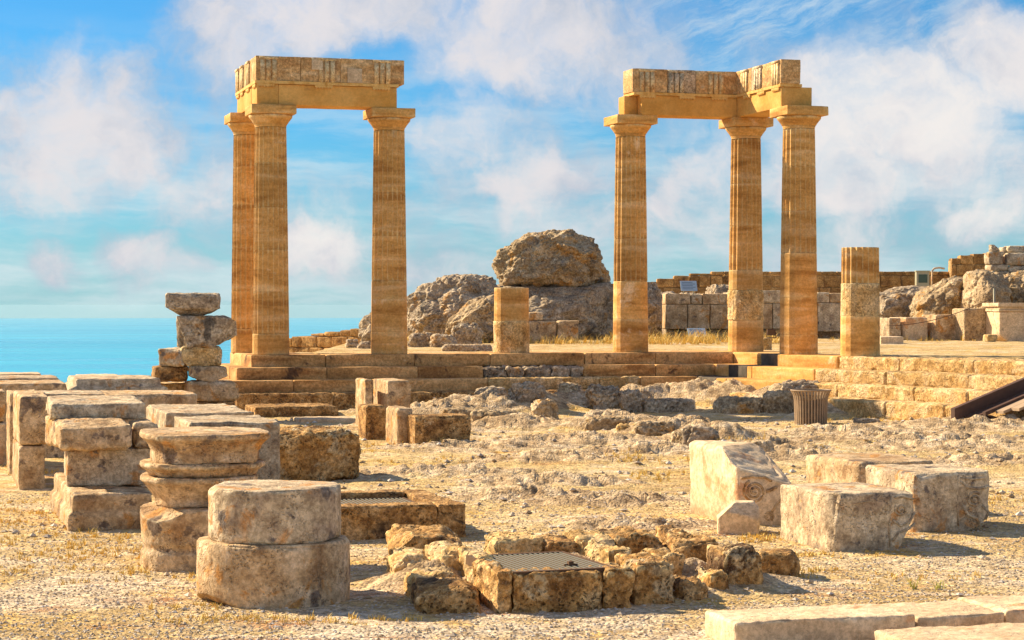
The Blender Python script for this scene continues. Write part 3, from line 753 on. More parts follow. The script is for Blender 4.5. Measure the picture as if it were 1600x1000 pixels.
# --- nearest pile at the left: two column drums
def drumblock(name, label, px, w_px, yt, yb, Yc, zb, r, ht, mat, ang, seed, cuts=()):
    v, f = hexa(2*r, 2*r, ht, res=.02, rnd=.035, amp=.010, freq=2.6, worn=1., plan=1., seed=seed, cuts=cuts, crag=.004, cf=7)
    mb = MB(); mb.add(v, f); o = mb.build(name, M[mat], None, ((px-800)*Yc/F, Yc, zb), ang)
    return tag(o, label, 'column drum', 'loose column drums')
drumblock('column_drum', 'wide round drum on the gravel, lower one of the two nearest the viewer', 427, 0, 0, 0, 14.09, -.03, .522, .455, 'marble2', 0, 3, cuts=[(-.75, -.5, -.6, 1.22)])
drumblock('column_drum', 'smaller grey round drum with a broken left side, resting on the wide drum', 429, 0, 0, 0, 14.07, .425, .452, .366, 'marble', 0, 8, cuts=[(-.9, -.25, .45, 1.28), (-.8, -.3, -.4, 1.22)])
# --- moulded bases
def moulded(label, x1, x2, zb, zt, Y, d, prof, seed, mat='marble2', cuts=(), plan=.25):
    a = R(TEMPLE); X1 = (x1-800)*Y/F; k2 = (x2-800)/F; wd = (k2*Y-X1)/(math.cos(a)-k2*math.sin(a))
    v, f = hexa(wd, d, zt-zb, res=.018, rnd=.018, amp=.012, freq=4, worn=1.1, prof=prof, seed=seed, cuts=cuts, plan=plan, crag=.006, cf=7)
    mb = MB(); mb.add(v, f)
    o = mb.build('moulded_base', M[mat], None, (X1+math.cos(a)*wd/2-math.sin(a)*d/2, Y+math.sin(a)*wd/2+math.cos(a)*d/2, zb), a)
    return tag(o, label, 'moulded stone', 'moulded stones piled behind the drums')
moulded('moulded stone with a broken front, bottom of the pile behind the two drums', 228, 412, -.03, .465, 15.45, .85, [(0,0),(.32,.0),(.34,.03),(.42,.03),(.44,.01),(.6,.01),(.8,.0),(1,0)], 21, 'marble2', [(-.7,-.4,.8,1.35)], .8)
moulded('pinkish moulded stone third from the top of the pile behind the drums', 230, 415, .468, .70, 15.5, .9, [(0,.11),(.25,.11),(.5,.07),(.78,.02),(.8,0),(1,0)], 22, 'marble2', (), .75)
moulded('thin moulded stone just under the topmost slab of the pile behind the drums', 228, 428, .703, .805, 15.5, .92, [(0,.07),(.4,.05),(.7,.0),(1,0)], 23, 'marble2', (), .75)
moulded('veined flaring slab with a pale flat top, topmost of the pile behind the drums', 232, 437, .808, 1.035, 15.45, 1.15, [(0,.085),(.42,.085),(.44,.07),(.5,.07),(.75,.03),(.8,.0),(1,0)], 24, 'marble2', (), .55)
# --- tall pile with moulded blocks
pb('limestone_block', 'long two-tiered block at the bottom of the pile left of the moulded stones', 'stone block', 106, 246, 774, 833, 'marble2', None, 2.5, sink=.03, group=LS, seed=31, prof=[(0,0),(.50,0),(.56,.035),(1,.04)], res=.03, **bw)
pb('limestone_block', 'deep-set mottled block second from the bottom of the pile left of the moulded stones', 'stone block', 104, 243, 702, 761, 'marble', 19.02, 1.6, ang=13, group=LS, seed=32, res=.03, **bw)
pb('limestone_block', 'block with a broken scalloped top edge below the top slab of the left pile', 'stone block', 94, 206, 660, 706, 'marble2', 18.75, 1.3, ang=19, group=LS, seed=33, res=.025, cuts=[(-.1,-1,1.1,1.62),(-.9,-.4,.9,1.72)], rnd=.05, amp=.02, freq=4, crag=.02, cf=6)
pb('limestone_block', 'flat grey slab on the very top of the left pile of four', 'stone block', 79, 227, 631, 656, 'marble', 19.35, 1.8, ang=14, group=LS, seed=34, res=.03, **bw)
pb('limestone_block', 'small rounded block wedged beside the scalloped block, right of it', 'stone block', 208, 251, 660, 703, 'marble2', 19.1, .6, group=LS, seed=35, rnd=.08, amp=.02, cuts=rcuts(35, 3))
# --- two big cubes further left
pb('limestone_block', 'tall brown block standing on another at the left edge, upper one of the two', 'stone block', 30, 76, 619, 696, 'marble2', 22.5, 1.5, group=LS, seed=36, **bw)
pb('limestone_block', 'ochre block at the left edge standing on the gravel under the tall brown block', 'stone block', 29, 70, 698, 765, 'marble2', None, 1.5, sink=.03, group=LS, seed=37, **bw)
pb('limestone_block', 'narrow upright block squeezed between the leftmost stacks, seen by its sunlit edge', 'stone block', 15, 62, 614, 744, 'marble2', 24.5, .9, sink=.03, group=LS, seed=38, **bw)
pb('limestone_block', 'block cut by the left picture edge, upper of its pair', 'stone block', -55, 8, 612, 660, 'marble2', 25.8, .9, group=LS, seed=39, **bw)
pb('limestone_block', 'block cut by the left picture edge, lower of its pair on the gravel', 'stone block', -55, 9, 662, 729, 'pale', 25.8, .9, group=LS, seed=40, sink=.05, **bw)
# --- slabs behind, tops seen edge on
random.seed(5)
def slab(label, x1, x2, yt, Y, d, mat='marble', seed=0, **k):
    kw = dict(bw); kw.update(k)
    return pb('limestone_slab', label, 'stone slab', x1, x2, yt, LV+CAMZ*F/Y, mat, Y, d, sink=.05, group='flat slabs seen behind the left piles', seed=seed, **kw)
slab('farthest pale slab at the left edge, its top against the sea', -90, 64, 585, 40, 1.0, 'pale', 41)
slab('dark-edged slab at the left edge, second from the sea', -90, 92, 592, 35.5, 1.6, 'marble', 42)
slab('broad slab at the left edge ending in a point by the gap of sea', -90, 104, 601, 31, 1.6, 'marble2', 43)
slab('small pale slab lying furthest back against the sea, right of the gap', 122, 186, 587, 38, .8, 'pale', 44)
slab('grey moulded slab with two dark steps, right of the gap of sea', 108, 262, 593, 33, 2., 'marble', 45, prof=[(0,0),(.80,0),(.83,.0),(.86,.10),(.9,.10),(1,.12)])
slab('brown slab with worn top edge below the moulded grey one', 165, 308, 617, 27.2, 1.4, 'marble2', 46)
slab('low slab behind the top slab of the left pile', 62, 165, 616, 27, 1.2, 'marble', 47)
slab('long pale-topped slab right of the left pile', 260, 397, 646, 23.6, 2.2, 'marble', 48, cuts=[(-1,-.3,-.6,1.35)])
slab('pale slab directly behind the topmost moulded slab', 296, 438, 661, 20.8, 1.3, 'marble', 49)
# --- big rough brown block
pb('rough_block', 'big rough brown block with an uneven top, right of the moulded pile', 'stone block', 408, 563, 675, 753, 'orange', None, .8, sink=.05, seed=51, rnd=.09, amp=.04, freq=4, crag=.05, cf=7, worn=1.2, res=.025, cuts=[(.9,0,1,1.62),(-.3,-.5,1,1.35)])
# --- column built of odd stones
SK = 'stones heaped into a wobbly pillar at the left end of the steps'
hw = dict(rnd=.06, amp=.03, freq=3, crag=.02, cf=5, worn=1.)
pb('heaped_stone', 'inverted trapezoid stone with flat top crowning the wobbly pillar', 'stone', 259, 343, 458, 495, 'rock', 36, .75, ang=8, group=SK, seed=61, res=.03, cuts=[(-1,0,-.8,1.15),(1,0,-1.2,1.38),(0,-1,-.9,1.3)], **hw)
pb('heaped_stone', 'bulging grey stone second from the top of the wobbly pillar', 'stone', 276, 369, 494, 544, 'rock', 36, .8, ang=8, group=SK, seed=62, res=.03, cuts=[(1,0,-1,1.2),(-1,-.4,-.2,1.2),(.6,-1,-.2,1.3),(1,0,1.2,1.8)], **hw)
pb('heaped_stone', 'golden squarish stone in the middle of the wobbly pillar', 'stone', 284, 348, 542, 573, 'rough', 36, .7, ang=14, group=SK, seed=63, res=.03, cuts=[(-1,0,-.7,1.3)], **hw)
pb('heaped_stone', 'grey moulded stone sticking out left of the pillar middle', 'stone', 247, 286, 545, 572, 'marble', 36.1, .7, ang=-14, group=SK, seed=64, res=.03, **hw)
pb('heaped_stone', 'dark mossy stone under the grey moulded one, left of the pillar', 'stone', 242, 294, 573, 597, 'brown', 36.0, .6, group=SK, seed=65, res=.03, **hw)
pb('heaped_stone', 'pinkish wedge tapering downward in the lower part of the pillar', 'stone', 299, 356, 573, 599, 'marble2', 35.9, .6, group=SK, seed=66, res=.03, cuts=[(-1,0,-1,1.15),(1,0,-1,1.15)], **hw)
pb('heaped_stone', 'wide mottled stone carrying the wobbly pillar near its foot', 'stone', 296, 373, 597, 628, 'marble2', 35.8, .8, group=SK, seed=67, res=.03, cuts=[(-1,0,-.8,1.3),(1,0,.8,1.55)], **hw)
pb('heaped_stone', 'flat stone at ground level under the wobbly pillar', 'stone', 262, 370, 629, 659, 'brown', 35.7, .9, group=SK, seed=68, res=.04, **hw)
pb('heaped_stone', 'small ochre stone left of the pillar foot', 'stone', 246, 298, 599, 659, 'rough', 36.4, .7, group=SK, seed=69, res=.04, **hw)
# --- low slab before the steps
pb('low_slab', 'long low dark-fronted slab lying before the left end of the steps', 'stone slab', 398, 529, 636, 653, 'brown', None, 1.3, sink=.05, seed=71, rnd=.05, amp=.03, crag=.02, cf=5)
pb('low_slab', 'thin flush slab half buried in front of the upright blocks', 'stone slab', 470, 556, 655, 661, 'pale', None, .8, sink=.06, seed=72, rnd=.02, amp=.02)
# --- upright blocks in front of the steps
UB = 'upright blocks standing before the front steps'
uw = dict(rnd=.03, amp=.012, freq=4, crag=.008, cf=8, worn=1.)
pb('standing_block', 'thin upright slab with a bright left edge, leftmost at the back', 'stone block', 571, 582, 593, 675, 'marble2', 32.8, .8, sink=.05, group=UB, seed=81, **uw)
pb('standing_block', 'taller upright block with a rounded right shoulder at the back', 'stone block', 606, 643, 595, 676, 'marble2', 32.7, 1.1, sink=.05, group=UB, seed=82, cuts=[(1,0,1,1.75)], **uw)
pb('standing_block', 'dark square block front left of the upright group', 'stone block', 572, 604, 634, 687, 'brown', None, .6, sink=.05, group=UB, seed=83, **uw)
pb('standing_block', 'split block between the dark square one and the broad one', 'stone block', 621, 645, 638, 696, 'marble2', None, .8, sink=.05, group=UB, seed=84, **uw)
pb('standing_block', 'broad brown block with a pale chipped top, right end of the upright group', 'stone block', 648, 736, 650, 699, 'brown', None, .55, sink=.05, group=UB, seed=85, cuts=[(0,-1,1.2,1.95)], **uw)

# --- stone kerb round the far drain
def world_pb(parent, name, mat, x, y, z, wd, dp, ht, **kw):
    v, f = hexa(wd, dp, ht, **kw); mb = MB(); mb.add(v+np.array([x+wd/2, y+dp/2, z]), f); return mb.build(name, M[mat], parent)
dr = thing('drain_kerb', 'low rectangular kerb of brown stone framing the farther drain', 'drain kerb', (-1.66, 17.62, 0), ra)
dk = dict(res=.03, rnd=.02, amp=.014, freq=5, crag=.012, cf=10, worn=1.)
world_pb(dr, 'kerb_stone', 'brown', 0, 0, -.05, 1.05, .26, .335, seed=91, **dk)
world_pb(dr, 'kerb_stone', 'brown', 1.058, 0, -.05, .25, .62, .33, seed=92, **dk)
world_pb(dr, 'kerb_stone', 'brown', 1.06, .63, -.05, .24, .85, .33, seed=93, **dk)
world_pb(dr, 'kerb_stone', 'brown', 0, 1.25, -.05, 1.055, .22, .335, seed=94, **dk)
world_pb(dr, 'kerb_stone', 'brown', -.26, 0, -.05, .25, 1.47, .33, seed=95, **dk)
def grate(label, x, y, z, ang, wd, dp, nb, bw_=.013, lock=False):
    t = thing('drain_grate', label, 'metal grate', (x, y, z), ang, 'steel drain grates')
    mb = MB()
    for i in range(nb):
        c = wd*(i+.5)/nb; v, f = boxv(c-bw_/2, c+bw_/2, .02, dp-.02, -.035, -.003); mb.add(v, f)
    v, f = boxv(.015, wd-.015, dp/2-.004, dp/2+.004, -.034, -.02); mb.add(v, f)
    mb.build('bars', M['rust'], t, smooth=False)
    mb = MB()
    for i in range(nb):
        c = wd*(i+.5)/nb; v, f = boxv(c-bw_/2-.001, c+bw_/2+.001, .02, dp-.02, -.0029, .0005); mb.add(v, f)
    mb.build('bar_tops', M['steel'], t, smooth=False)
    mb = MB()
    for q in ((0, wd, -.02, .0195), (0, wd, dp-.0195, dp+.02), (-.02, -.0005, -.02, dp+.02), (wd+.0005, wd+.02, -.02, dp+.02)):
        v, f = boxv(q[0], q[1], q[2], q[3], -.06, .003); mb.add(v, f)
    mb.build('frame', M['rust'], t, smooth=False)
    mb = MB(); v, f = boxv(-.01, wd+.01, -.01, dp+.01, -.30, -.28); mb.add(v, f); mb.build('pit_floor', M['dark'], t)
    if lock:
        mb = MB(); v, f = boxv(wd*.66, wd*.71, dp*.2, dp*.24, -.003, .028); mb.add(v, f); v, f = boxv(wd*.62, wd*.76, dp*.215, dp*.228, -.003, .010); mb.add(v, f); mb.build('latch', M['rust'], t, smooth=False)
    return t
a0 = np.array([-1.66, 17.62]); q0 = a0+rv*.03+(-wv_)*.28
grate('steel bar grate sunk in the farther rectangular kerb', q0[0], q0[1], .235, ra, .98, .94, 24)
# --- nearer grated pit ringed with rough stones
pit = thing('stone_pit', 'ring of rough shell-rock stones around the nearer grated pit', 'stone pit', (0.1, 13.9, 0))
pk = dict(rnd=.030, amp=.035, freq=6, crag=.03, cf=9, worn=1.3, res=.018)
PS = []
def ps(x1, x2, yt, Y, d, mat='orange', ang=15, seed=0, **k):
    kw = dict(pk); kw.update(k)
    o = pb('curb_stone', None, '', x1, x2, yt, LV+CAMZ*F/Y, mat, Y, d, ang, sink=.06, seed=seed, **kw); PS.append(o)
ps(802, 944, 897, 13.42, .24, 'orange', 14, 101)
ps(946, 989, 892, 13.58, .34, 'orange', 14, 102)
ps(991, 1055, 880, 13.72, .5, 'orange', 12, 103)
ps(777, 801, 893, 13.40, .72, 'orange', 15, 104)
ps(748, 775, 872, 14.15, .65, 'rough', 15, 105)
ps(775, 850, 843, 15.0, .45, 'rough', 12, 106)
ps(852, 905, 848, 15.0, .5, 'brown', 8, 107)
ps(907, 962, 843, 15.0, .55, 'rough', 14, 108)
ps(952, 990, 860, 14.35, .5, 'rough', 20, 109)
ps(964, 1045, 838, 15.1, .6, 'orange', 18, 110, cuts=rcuts(5, 3))
ps(1047, 1076, 831, 15.9, .5, 'brown', 10, 111)
ps(1052, 1124, 847, 15.0, .5, 'brown', 10, 112, cuts=rcuts(9, 4))
ps(1036, 1073, 868, 14.5, .4, 'orange', 25, 113, cuts=rcuts(3, 4))
ps(640, 722, 898, 13.95, .45, 'rough', 10, 114, rnd=.09)
ps(618, 683, 870, 14.7, .5, 'rough', 12, 115, rnd=.09)
ps(684, 742, 860, 14.6, .5, 'rough', 14, 116, rnd=.07)
ps(1056, 1112, 912, 13.85, .4, 'brown', 5, 117, rnd=.08)
ps(1108, 1140, 897, 14.2, .3, 'orange', 20, 118, rnd=.07)
for o in PS: o.parent = pit; o.matrix_parent_inverse = Matrix.Translation(pit.location).inverted()
pb('rough_rock', 'rounded dark-fronted rock at the front left corner of the near pit', 'rock', 652, 752, 920, 962, 'brown', None, .6, ang=8, sink=.06, seed=121, rnd=.12, amp=.03, crag=.03, cf=8, res=.02, cuts=[(-.7,-.4,1,1.35)])
pb('rough_rock', 'flat pinkish rock with an overhang behind the left side of the near pit', 'rock', 612, 724, 838, 886, 'orange', None, .75, ang=6, sink=.04, seed=122, rnd=.10, amp=.035, crag=.03, cf=7, res=.02, cuts=[(-1,-.3,.6,1.25),(1,-.2,.9,1.4)])
pb('rough_rock', 'orange upright rock at the right end of the pit stones', 'rock', 1127, 1196, 859, 928, 'orange', None, .35, ang=14, sink=.06, seed=123, rnd=.07, amp=.03, crag=.03, cf=8, res=.02, cuts=[(1,0,.7,1.3),(-.8,-.3,.7,1.4)])
pb('rough_rock', 'brown block rock just behind the orange upright rock', 'rock', 1184, 1247, 866, 908, 'brown', None, .4, ang=-8, sink=.06, seed=124, rnd=.06, amp=.03, crag=.03, cf=8, res=.02, cuts=[(1,0,.7,1.4)])
grate('steel bar grate with a latch over the nearer pit ringed by rough stones', .02, 13.47, .268, R(20), .69, .93, 18, lock=True)
# --- carved blocks at the right
def carve(o, d, lines, r=.008, name='carved_scroll', mat='marble'):
    mb = MB(); a = o.rotation_euler.z; n = Vector((math.sin(a), -math.cos(a), 0)); p0 = o.location+n*(d/2); inv = Matrix.Rotation(-a, 4, 'Z')
    for ln in lines:
        rr = 1.5*(ln[1] if isinstance(ln, tuple) and isinstance(ln[1], float) else r)
        pts = ln[0] if isinstance(ln, tuple) and isinstance(ln[1], float) else ln
        w3 = []
        for px, py in pts:
            dr_ = Vector(((px-800)/F, 1, -(py-LV)/F)); cp = Vector((0, 0, CAMZ))
            t_ = (p0-cp).dot(n)/dr_.dot(n); w3.append(inv @ (cp+dr_*t_-o.location))
        add_tube(mb, w3, rr, 8)
    c = mb.build(name, M[mat], o)
    return c
def spiral(cx, cy, r, turns, a0=0., sgn=1, r1=2.):
    n = int(turns*22); return [(cx+(r1+(r-r1)*i/n)*math.cos(a0+sgn*i/n*turns*6.283), cy+(r1+(r-r1)*i/n)*math.sin(a0+sgn*i/n*turns*6.283)) for i in range(n+1)]
CB = 'carved architectural blocks on the gravel at the right'
cb = dict(rnd=.05, amp=.014, freq=3, crag=.008, cf=6, worn=1.)
o = pb('carved_block', 'block with a spiral scroll carved on its shaded face and a broken grey top', 'carved block', 1153, 1241, 702, 824, 'pale', None, 1.25, sink=.04, group=CB, seed=131, res=.022, cuts=[(.25,-.75,1.1,1.08),(.5,.4,1,1.45),(-1,-.1,-.5,1.3)], **cb)
carve(o, 1.25, [(spiral(1179, 768, 18, 2.6, .5), .009), ([(1197,768),(1206,765),(1214,761)], .010), (spiral(1201, 807, 8, 1.8, 2.2), .007), ([(1206,800),(1212,790),(1219,782),(1222,774)], .009), ([(1158,748),(1175,745),(1195,746),(1206,752)], .008)], mat='marble2')
pb('small_stone', 'small sunlit angular stone in front of the scroll block', 'stone', 1122, 1187, 786, 838, 'pale', None, .3, ang=-4, sink=.02, seed=132, rnd=.04, amp=.012, cuts=[(-1,0,1,1.15),(.3,-1,1,1.35),(1,0,.8,1.6)], res=.015)
o = pb('carved_block', 'front carved block with a rough golden left side and faint scrolls at its right end', 'carved block', 1299, 1434, 772, 866, 'marble', None, 1.05, sink=.04, group=CB, seed=133, res=.022, cuts=[(-.9,-.75,.1,1.52),(1,-.6,-.3,1.42),(1,0,-1,1.62)], **cb)
carve(o, 1.05, [(spiral(1408, 796, 10, 1.6, 0), .006), ([(1392,775),(1391,800),(1390,830),(1391,855)], .005), ([(1395,812),(1408,822),(1422,815),(1430,800)], .008), ([(1396,845),(1404,832),(1418,828),(1430,818)], .008), ([(1302,783),(1315,790),(1340,786),(1370,782),(1385,776)], .004), ([(1398,778),(1412,776),(1428,780)], .007)])
o = pb('carved_block', 'carved block at the right rear whose scrolled end overhangs the gravel', 'carved block', 1427, 1563, 740, 835, 'marble', None, 1.0, sink=.04, group=CB, seed=134, res=.022, cuts=[(1,0,-1.0,1.12),(1,-.7,0,1.42),(.5,0,-1,1.22)], **cb)
carve(o, 1.0, [(spiral(1523, 781, 12, 1.7, 1.), .008), ([(1497,742),(1496,770),(1497,800),(1498,822)], .006), ([(1500,752),(1512,762),(1530,764),(1546,760)], .009), ([(1505,790),(1513,805),(1526,810),(1532,822)], .010), ([(1535,790),(1545,800),(1540,812)], .009), ([(1500,747),(1520,749),(1540,747)], .007)])
pb('carved_block', 'long pale block behind the other carved blocks, its left end in full sun', 'carved block', 1342, 1470, 723, 805, 'marble2', 19.7, 1.25, sink=.04, group=CB, seed=135, res=.03, **cb)
# --- kerb slabs in the right foreground
KB = 'pale kerb slabs crossing the lower right corner'
kw_ = dict(rnd=.018, amp=.010, freq=4, crag=.008, cf=8, worn=1.1, res=.018)
pb('kerb_slab', 'pale kerb slab in the lower right corner with a free rough left end', 'kerb slab', 1149, 1431, 973, 1012, 'pale', 12.06, .50, ang=16, sink=.03, group=KB, seed=141, **kw_)
pb('kerb_slab', 'pale kerb slab in the middle of the row at the lower right', 'kerb slab', 1435, 1571, 965, 999, 'pale', 12.47, .58, ang=18, sink=.06, group=KB, seed=142, **kw_)
pb('kerb_slab', 'pale kerb slab cut by the right picture edge', 'kerb slab', 1574, 1760, 954, 984, 'pale', 12.66, .60, ang=18, sink=.06, group=KB, seed=143, **kw_)
pb('kerb_slab', 'flush paving slab at the very bottom right corner', 'kerb slab', 1440, 1800, 1010, 1030, 'pale', 11.6, .62, ang=16, sink=.05, seed=144, group=KB, **kw_)

# --- litter bin
def bin_():
    X, Y, _ = Gp(1267, 664); t = thing('litter_bin', 'round slatted wooden litter bin with a flared rim beside the steps', 'litter bin', (X, Y, 0))
    mb = MB(); n = 34
    prof = [(.265, .02), (.27, .25), (.275, .42), (.29, .50), (.325, .57), (.335, .585)]
    for k in range(n):
        th = 2*math.pi*k/n; ca, sa = math.cos(th), math.sin(th); v = []; hw2 = .015
        for r, z in prof:
            hw3 = hw2*(r/.265)
            for (rr, tt) in ((r+.010, -hw3), (r+.010, hw3), (r-.008, hw3), (r-.008, -hw3)): v.append((ca*rr-sa*tt, sa*rr+ca*tt, z))
        f = []
        for i in range(len(prof)-1):
            for j in range(4): f.append((4*i+j, 4*i+(j+1) % 4, 4*i+4+(j+1) % 4, 4*i+4+j))
        f += [(3, 2, 1, 0), (4*len(prof)-4, 4*len(prof)-3, 4*len(prof)-2, 4*len(prof)-1)]
        mb.add(v, f, rng.uniform(-.1, .15))
    mb.build('slats', M['binwood'], t, smooth=False)
    for z, r in ((.12, .252), (.44, .262)):
        mb = MB(); pts = [(r*math.cos(a), r*math.sin(a), z) for a in np.linspace(0, 2*math.pi, 40)]; add_tube(mb, pts, .012, 6); mb.build('hoop', M['rust'], t)
    mb = MB(); pts = [(.335*math.cos(a), .335*math.sin(a), .59) for a in np.linspace(0, 2*math.pi, 48)]; add_tube(mb, pts, .014, 6); mb.build('rim', M['binwood'], t)
    mb = MB(); v = []; n2 = 32
    for r, z in ((.22, .03), (.235, .50), (.225, .50), (.21, .05)):
        for k in range(n2): v.append((r*math.cos(6.2832*k/n2), r*math.sin(6.2832*k/n2), z))
    f = [(i*n2+k, i*n2+(k+1) % n2, (i+1)*n2+(k+1) % n2, (i+1)*n2+k) for i in range(3) for k in range(n2)]
    mb.add(v, f); mb.build('liner', M['binlight'], t)
bin_()
# --- wooden ramp
def ramp():
    X, Y, _ = At(1492, 657, 33.3); t = thing('wooden_ramp', 'wooden access ramp with dark side rail and bleached planks over the steps', 'ramp', (X, Y, .15), R(30))
    # runs away to the right and up: local x along the ramp
    L = 4.2; rise = .30
    def quadbox(y0, y1, zo0, zo1, x0=0, x1=L, mat='woodp', name='plank', tint=0.):
        mb = MB(); v = []
        for x in (x0, x1):
            for y, z in ((y0, zo0), (y1, zo0), (y1, zo1), (y0, zo1)): v.append((x, y, z+x*rise))
        mb.add(v, [(0,3,2,1),(4,5,6,7),(0,1,5,4),(1,2,6,5),(2,3,7,6),(3,0,4,7)], tint); return mb.build(name, M[mat], t, smooth=False)
    quadbox(.0, .09, .0, .20, mat='woodd', name='side_rail')
    quadbox(-.34, -.27, -.02, .045, .35, mat='woodd', name='edge_batten')
    quadbox(-.265, -.005, -.03, .01, .2, mat='woodd', name='gutter_board')
    for i in range(9):
        quadbox(-.36-.19*(i+1)+.01, -.36-.19*i, -.04, .005-.0, .55+.16*i, mat='woodp', name='plank', tint=rng.uniform(-.1, .1))
ramp()

# ================================================================== rocks and outcrops
def rk(name, label, x1, x2, yt, Y, mat='rock', d=None, ang=0, seed=0, zb=None, cat='rock', group=None, n=5, crag=.16, yb=None, **kw):
    ybp = yb if yb is not None else LV+(CAMZ-(zb or 0))*F/Y
    wd = (x2-x1)*Y/F
    s = min(wd, (ybp-yt)*Y/F)
    k = dict(rnd=s*.34, amp=s*.10, freq=1.5/s*.8, crag=s*crag, cf=2.6/s, worn=.8, cuts=rcuts(seed, n), res=max(.02, s*.035))
    k.update(kw)
    return pb(name, label, cat, x1, x2, yt, ybp, mat, Y, d or wd*.8, ang, sink=.12, group=group, seed=seed, **k)
OC = 'bedrock lumps before the front steps'
for i, (lab, x1, x2, yt, Y, m_) in enumerate([
 ('pale craggy lump standing alone by the steps, left of the dark boulders', 866, 903, 600, 40.2, 'rock2'),
 ('large dark bluish lump at the left end of the dark boulders before the steps', 928, 978, 604, 38.6, 'rock'),
 ('upright dark lump right beside the large bluish one', 974, 1004, 610, 38.4, 'rock'),
 ('low dark lump between the upright one and the sloping ledges', 1008, 1088, 625, 38.6, 'rock'),
 ('dark peaked rock by the steps, left of the sandy hollow', 800, 857, 601, 38.0, 'rock'),
 ('low pale rock against the lowest step, left of the dark peaked rock', 742, 794, 606, 39.2, 'rock'),
 ('rounded ochre rock right of the broad chipped block', 738, 815, 644, 33.2, 'rock2'),
 ('smooth rounded outcrop in the middle of the yard', 912, 985, 653, 32.2, 'rock2'),
 ('small brown lump against the smooth rounded outcrop', 962, 1003, 664, 31.2, 'rough'),
 ('broad pitted outcrop in front of the shaded hollow', 992, 1050, 660, 30.8, 'rock2'),
 ('pair-like tan lump near the scroll block, further back', 1046, 1100, 676, 28.8, 'rock2'),
 ('thin capstone rock lying on the edge of the hollow', 908, 970, 642, 34.5, 'rock'),
 ('slanting ledge rock left of the litter bin', 1110, 1190, 622, 38.0, 'rock2'),
 ('reddish ledge rock touching the left side of the litter bin', 1188, 1238, 612, 37.8, 'rock2'),
 ('craggy summit of the ledge behind the litter bin', 1228, 1296, 598, 38.4, 'rock'),
 ('small dark lump right of the bin near the steps', 1343, 1376, 655, 34.4, 'rock'),
 ('flat lump further right of the bin towards the ramp', 1396, 1430, 661, 33.2, 'rock'),
 ('low tan rock just behind the scroll block', 1170, 1212, 690, 27.4, 'rock2'),
 ('jagged pale rock left behind the scroll block', 1070, 1124, 668, 28.6, 'rock'),
 ('craggy lump right above the dark peaked rock', 832, 872, 626, 36.2, 'rock2'),
 ('long flat ledge left of the peaked rock', 690, 778, 640, 36.0, 'rock2')]):
    rk('bedrock_lump', lab, x1, x2, yt, Y, m_, seed=200+i, group=OC, ang=(i*37) % 40-20)
